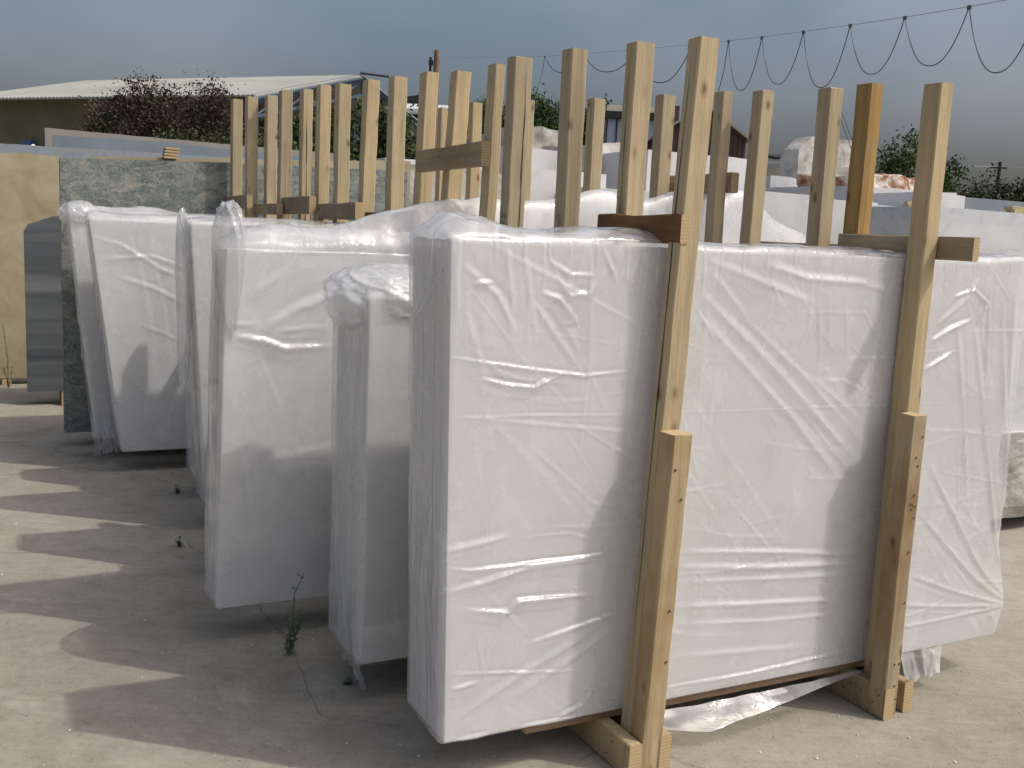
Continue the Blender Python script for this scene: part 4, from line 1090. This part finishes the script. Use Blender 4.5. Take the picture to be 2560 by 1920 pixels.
# ------------------------------------------------------------------ vegetation
def foliage(name, blobs, n, size, mat, parent, seed, clump=0.35, per=26, flat_=0.5):
    rs = np.random.RandomState(seed)
    vol = np.array([b_[3] * b_[4] * b_[5] for b_ in blobs]) ** 0.75; vol /= vol.sum()
    cnt = max(1, n // per)
    which = rs.choice(len(blobs), cnt, p=vol)
    Bn = np.array(blobs)
    d = rs.normal(size=(cnt, 3)); d /= np.linalg.norm(d, axis=1, keepdims=True)
    rr = rs.uniform(0.45, 1.05, (cnt, 1)) ** 0.6
    cc = Bn[which, :3] + d * rr * Bn[which, 3:6]
    C = np.repeat(cc, per, 0) + rs.normal(size=(cnt * per, 3)) * clump * np.repeat(rs.uniform(.5, 1.2, (cnt, 1)), per, 0)
    k = len(C)
    a = rs.normal(size=(k, 3)); a /= np.linalg.norm(a, axis=1, keepdims=True)
    b_ = rs.normal(size=(k, 3)); b_ -= (b_ * a).sum(1, keepdims=True) * a; b_ /= np.linalg.norm(b_, axis=1, keepdims=True)
    s = size * rs.uniform(.5, 1.3, (k, 1))
    P = np.stack([C - a * s, C + b_ * s * flat_, C + a * s, C - b_ * s * flat_], 1).reshape(-1, 3)
    F = np.arange(k * 4).reshape(k, 4)
    me = bpy.data.meshes.new(name)
    me.vertices.add(len(P)); me.vertices.foreach_set("co", P.astype(np.float32).ravel())
    me.loops.add(k * 4); me.loops.foreach_set("vertex_index", F.astype(np.int32).ravel())
    me.polygons.add(k); me.polygons.foreach_set("loop_start", np.arange(0, k * 4, 4, dtype=np.int32))
    me.polygons.foreach_set("loop_total", np.full(k, 4, dtype=np.int32))
    me.materials.append(mat); me.update(); me.validate()
    o = bpy.data.objects.new(name, me); col.objects.link(o); o.parent = parent
    return o
def tree(name, label, loc, blobs, n, size, mat, seed, clump=.25, trunk_r=.12, cat="tree", flat_=.5, group=None, per=26):
    root = empty(name, loc, 0, label=label, cat=cat, group=group)
    foliage("crown", blobs, n, size, mat, root, seed, clump, per, flat_)
    r = random.Random(seed); m = MB()
    zt = min(b_[2] for b_ in blobs)
    cx = sum(b_[0] for b_ in blobs) / len(blobs); cy = sum(b_[1] for b_ in blobs) / len(blobs)
    fork = Vector((cx * .3, cy * .3, zt * .55))
    m.tube([(0, 0, 0), fork * .5 + Vector((.04, 0, 0)), fork], [trunk_r, trunk_r * .8, trunk_r * .65], 8)
    for b_ in blobs:
        c = Vector(b_[:3])
        for q in range(3):
            tip = c + Vector((r.uniform(-.8, .8) * b_[3], r.uniform(-.8, .8) * b_[4], r.uniform(-.1, .95) * b_[5]))
            mid = fork.lerp(tip, .5) + Vector((r.uniform(-.1, .1), r.uniform(-.1, .1), .1))
            m.tube([fork, mid, tip], [trunk_r * .5, trunk_r * .28, trunk_r * .07], 5)
    m.build("trunk", M_bark, root)
    return root
tree("shrub_tree", "large russet and green tree in front of the long warehouse, left of the posts", (-8.1, 24, 0),
     [(-1.0, 0, 3.6, .95, .8, .75), (.1, 0, 3.7, .9, .8, .7), (-.5, .1, 4.15, .75, .6, .55), (.75, 0, 4.25, .5, .5, .42), (1.3, 0, 3.3, .8, .7, .7), (-1.5, 0, 3.1, .6, .6, .6), (-.1, .2, 2.9, 1.6, .7, .6), (-.75, 0, 4.55, .28, .3, .25), (-1.25, 0, 4.15, .3, .3, .25), (1.05, 0, 4.5, .22, .3, .25), (1.5, 0, 4.15, .3, .3, .2)], 24000, .043, M_leaf_red, 3, .15, .12)
tree("shrub_tree", "green leafed bush growing through the foot of the russet tree", (-6.9, 23.2, 0),
     [(-.7, 0, 2.95, .8, .6, .55), (.3, 0, 2.9, .8, .6, .55), (1.1, .2, 2.8, .5, .5, .5)], 9000, .042, M_leaf_gr, 5, .15, .08, cat="bush")
tree("shrub_tree", "dark reddish tree showing between the posts below the warehouse gable", (-4.8, 27, 0),
     [(-1.6, 0, 3.2, 1.0, .8, 1.1), (-.5, 0, 3.3, 1.0, .8, 1.3), (.6, 0, 3.6, .8, .7, 1.4), (1.4, 0, 3.4, .7, .7, 1.4)], 11000, .08, M_leaf_gr, 7, .2, .12)
tree("shrub_tree", "bush cut off by the left edge of the picture", (-12.4, 23, 0), [(-.3, 0, 2.6, 1.0, .8, .95), (.3, 0, 2.2, .7, .7, .6)], 5500, .07, M_leaf_gr, 9, .18, .1, cat="bush")
tree("pine_tree", "bushy green pine between the cracked post and the next tall post", (.55, 45, 0),
     [(-.1, 0, 7.0, .75, .7, .75), (.5, 0, 6.6, .8, .7, .75), (0, 0, 6.0, 1.3, .8, .8), (.1, 0, 5.2, 1.1, .8, .8)], 11000, .09, M_leaf_pine, 11, .17, .2, flat_=.3)
tree("pine_tree", "pine tree peeking out left of the leaning post pair", (-1.5, 45, 0),
     [(0, 0, 6.9, .6, .6, .45), (.1, 0, 6.2, .8, .7, .7), (.1, 0, 5.3, .9, .7, .8)], 7000, .09, M_leaf_pine, 12, .17, .2, flat_=.3)
tree("pine_tree", "slim dark tree right beside the raised blue clad block", (3.1, 42, 0),
     [(-.5, 0, 6.0, .4, .4, .9), (.1, 0, 6.1, .35, .4, .95), (.1, 0, 5.2, .6, .5, .7), (-.4, 0, 5.0, .5, .5, .6), (.5, 0, 4.7, .5, .4, .4)], 8000, .08, M_leaf_tree, 13, .13, .15)
tree("leafy_tree", "leafy green tree rising behind the right front post", (6.0, 16, 0),
     [(-.28, 0, 3.05, .22, .2, .28), (-.05, 0, 3.2, .17, .2, .22), (-.1, 0, 2.85, .38, .3, .25), (-.5, 0, 2.75, .17, .2, .2), (.5, 0, 2.85, .24, .2, .2), (.7, 0, 2.98, .1, .1, .1), (.2, 0, 2.6, .6, .3, .2)], 5200, .030, M_leaf_tree, 15, .065, .05, flat_=.6, per=18)
tree("pine_tree", "low green shrubs around the foot of the small hut", (7.2, 24, 0),
     [(0, 0, 2.7, .5, .5, .6), (.6, 0, 2.6, .6, .5, .4), (1.4, 0, 2.6, .6, .5, .35)], 6000, .055, M_leaf_gr, 17, .12, .06, cat="bush")
hb = []
rh = random.Random(8)
for i in range(26):
    x = 10.9 + i * .22; hb.append((x - 13, rh.uniform(-.4, .4), 2.6 + rh.uniform(-.1, .2), .45, .5, .75 + .25 * (i / 26)))
for i in range(9): hb.append((-1.9 + i * .55 + rh.uniform(-.2, .2), 0, 3.45 + rh.uniform(-.05, .22), .12, .12, .32))
h_ = empty("hedge", (13, 28, 0), 0, label="dark uneven hedge behind the slabs at the right edge", cat="hedge")
foliage("foliage", hb, 30000, .055, M_leaf_hedge, h_, 21, .14)
m = MB()
for i in range(14): m.tube([(-2 + i * .45, 0, 0), (-2 + i * .45 + rh.uniform(-.2, .2), 0, 2.8)], [.05, .02], 5)
m.build("stems", M_bark, h_)

# weeds in the cracks of the yard
def weed(label, loc, h, seed, n=5, lean=0.0):
    r = random.Random(seed); root = empty("weed", loc, 0, label=label, cat="weed")
    m = MB(); lf = MB()
    for k in range(n):
        hh = h * (1.0 if k == 0 else r.uniform(.15, .5)); a = r.uniform(0, 6.28); sp = (.05 if k == 0 else .25) * hh
        P = [Vector((0, 0, 0)), Vector((math.cos(a) * sp * .4 + r.uniform(-.008, .008), math.sin(a) * sp * .3, hh * .4)), Vector((math.cos(a) * sp * .6 + lean * hh * .5 + r.uniform(-.01, .01), math.sin(a) * sp * .5, hh * .75)), Vector((math.cos(a) * sp + lean * hh, math.sin(a) * sp, hh))]
        m.tube(P, [.0035, .003, .0022, .001], 5)
        for q in range(int(6 + hh * 60)):
            u = r.random(); i = min(2, int(u * 3)); p = P[i].lerp(P[i+1], u * 3 - i)
            b_ = r.uniform(0, 6.28); l = r.uniform(.012, .034); d = Vector((math.cos(b_), math.sin(b_), r.uniform(.2, 1.0))).normalized() * l
            nrm = Vector((-math.sin(b_), math.cos(b_), 0)) * l * .22
            lf.add([p, p + d * .5 + nrm, p + d, p + d * .5 - nrm], [(0, 1, 2, 3)])
    m.build("stem", M_weed, root); lf.build("leaves", M_weed, root)
weed("spindly weed sprouting in front of the creased bundle", Y(.95, 3.62), .33, 2, 6, .12)
weed("flat dry weed in the shaded concrete left of the bundles", Y(.78, 5.10), .045, 4, 6)
weed("thin tall weed against the beige slabs at the far left", Y(.07, 10.45), .62, 6, 4, -.05)
weed("small weed at the foot of the left bundles, on the crack", Y(.93, 6.15), .05, 8, 5)
weed("tiny sprig on the sunlit concrete at the bottom of the picture", Y(.33, 2.72), .02, 10, 4)
weed("wisp of grass on the sunlit crack between two shadow spikes", Y(-.05, 5.62), .03, 12, 5)
weed("torn green leaf litter on the shaded concrete before the narrow bundle", Y(1.08, 3.30), .015, 14, 4)

# marble chips and grit
ch = MB(); rc = random.Random(77)
for i in range(2400):
    if i < 1500: p = Y(rc.uniform(-1.4, 1.5), rc.uniform(2.2, 7.5))
    else: p = Y(rc.uniform(1.6, 4.8), rc.uniform(1.3, 2.9))
    s = rc.choice([.002, .002, .0025, .003, .003, .004, .006]) * rc.uniform(.7, 1.3)
    vs_ = [(p.x + s * rc.uniform(.6, 1.2) * a, p.y + s * rc.uniform(.6, 1.2) * b_, s * c + s * .25) for a, b_, c in ((1,0,0),(0,1,0),(-1,0,0),(0,-1,0),(0,0,.8),(0,0,-.3))]
    ch.add(vs_, [(0,1,4),(1,2,4),(2,3,4),(3,0,4),(1,0,5),(2,1,5),(3,2,5),(0,3,5)])
o = ch.build("stone_chips", M_stone_chip); tag(o, label="scattered white marble chips and grit on the concrete", cat="stone chips", kind="stuff")
for i, (s, t, z) in enumerate(((3.14, 1.98, .013), (2.72, 1.62, .008), (.98, 2.42, .012), (1.02, 2.55, .006))):
    m = MB(); a = z
    m.add([(a,0,0),(0,a*.8,0),(-a*1.1,0,0),(0,-a*.7,0),(0,.002,a*.8),(0,0,-a*.3)], [(0,1,4),(1,2,4),(2,3,4),(3,0,4),(1,0,5),(2,1,5),(3,2,5),(0,3,5)])
    o = m.build("pebble", M_stone_chip); o.location = Y(s, t, a * .3)
    tag(o, label=["white pebble on the sunlit concrete right of the right frame", "small pale pebble near the bottom right corner", "rounded pebble in the shade below the narrow bundle", "tiny stone beside the shaded pebble"][i], cat="pebble")

# ------------------------------------------------------------------ poles, wires and the festooned cable
WP = [(-3.254, 38.624, 7.972), (0.449, 26.352, 6.098), (1.278, 23.595, 5.726), (2.138, 20.676, 5.339), (2.846, 18.297, 5.035), (3.226, 17.0, 4.875), (3.517, 15.919, 4.742), (3.854, 14.838, 4.629), (4.17, 13.756, 4.515), (4.484, 12.675, 4.404), (4.789, 11.594, 4.306), (5.06, 10.513, 4.212)]
ext = Vector(WP[-1]) + (Vector(WP[-1]) - Vector(WP[-2])) * 4
m = MB(); m.tube([WP[0]] + WP[1:] + [tuple(ext)], .0045, 5)
o = m.build("carrier_wire", M_wire); tag(o, label="thin straight wire crossing the sky from the far pole to upper right", cat="wire")
fc = empty("festoon_cable", WP[5], 0, label="dark cable hanging in loops from the wire, upper right", cat="cable")
def loop(a, b_, low, n=18):
    a, b_, low = Vector(a), Vector(b_), Vector(low); out = []
    for i in range(n + 1):
        u = i / n; p = a.lerp(b_, u); w = (1 - abs(2 * u - 1) ** 2.3)
        # sag along the chord, weighted so the lowest point passes 'low'
        dz = (a.lerp(b_, .5).z - low.z)
        p.z = p.z - dz * w; out.append(p)
    return out
lows = {1: None, 2: 5.494, 3: 5.125, 4: 4.60, 5: None, 6: 4.03, 7: 3.93, 8: 3.82, 9: 3.79, 10: 3.72, 11: 3.56}
O = Vector(WP[5])
def addcable(P, r=.0065):
    m = MB(); m.tube([tuple(Vector(p) - O) for p in P], r, 6); m.build("cable_loop", M_cable, fc)
for i in (2, 3, 4, 6, 7, 8, 9, 10, 11):
    a, b_ = Vector(WP[i-1]), Vector(WP[i]); c = (a + b_) / 2; c.z = lows[i]
    c.z += (.07, -.05, .03, 0, -.08, .05, 0, .09, -.04, .05)[i % 10] * .6; addcable(loop(a, b_, c), .0065 if i > 5 else .009)
addcable([WP[5], (3.19, 17.03, 4.4), (3.12, 17.1, 4.0), (3.08, 17.12, 3.4), (3.07, 17.15, 0)])
addcable([WP[1], (.40, 26.4, 5.7), (.26, 26.45, 5.2), (.16, 26.5, 4.5), (.1, 26.5, 0)])
for k in (1, 2, 5, 6, 7, 8, 9, 10, 11):
    m = MB(); p = Vector(WP[k]) - O; m.box(p.x - .018, p.x + .018, p.y - .018, p.y + .018, p.z - .03, p.z + .012); m.build("cable_clip", M_cable, fc)
pl = empty("utility_pole", (-3.33, 38.7, 0), 0, label="brown pole with a fitting, left of the middle, where the wire ends", cat="utility pole")
m = MB(); m.tube([(0, 0, 0), (.03, 0, 8.25)], [.14, .11], 9); m.build("pole", M_pole, pl)
m = MB(); m.box(-.26, -.10, -.1, .1, 7.72, 7.88); m.tube([(-.2, 0, 7.5), (-.2, 0, 8.0)], .05, 6); m.build("fitting", M_dark, pl)
p2 = empty("utility_pole", (20.5, 45, 0), 0, label="distant pole with a crossarm above the hedge on the right", cat="utility pole")
m = MB(); m.tube([(0, 0, 0), (.12, 0, 5.75)], [.10, .075], 8); m.build("pole", M_dark, p2)
m = MB(); m.box(-.28, .42, -.05, .05, 5.47, 5.53); m.build("crossarm", M_dark, p2)
m = MB()
m.tube([(10, 43, 5.1), (20.4, 45, 5.55), (32, 47, 5.4)], .012, 4); m.tube([(10, 43.3, 5.15), (20.9, 45, 5.55), (32, 47.3, 5.45)], .012, 4)
o = m.build("power_line", M_wire); tag(o, label="faint distant power line at the crossarm pole on the right", cat="wire")
m = MB(); m.tube([(4.38, 15.0, 3.90), (4.533, 15.0, 3.574), (4.728, 15, 3.181), (5.0, 15, 2.6), (5.2, 15, 0)], .005, 5)
m.tube([(4.37, 15.0, 3.80), (4.544, 15.0, 3.451), (4.727, 15, 3.051), (4.95, 15, 2.5), (5.15, 15, 0)], .005, 5)
o = m.build("stay_cable", M_cable); tag(o, label="pair of thin cables slanting between the two posts right of centre", cat="cable")
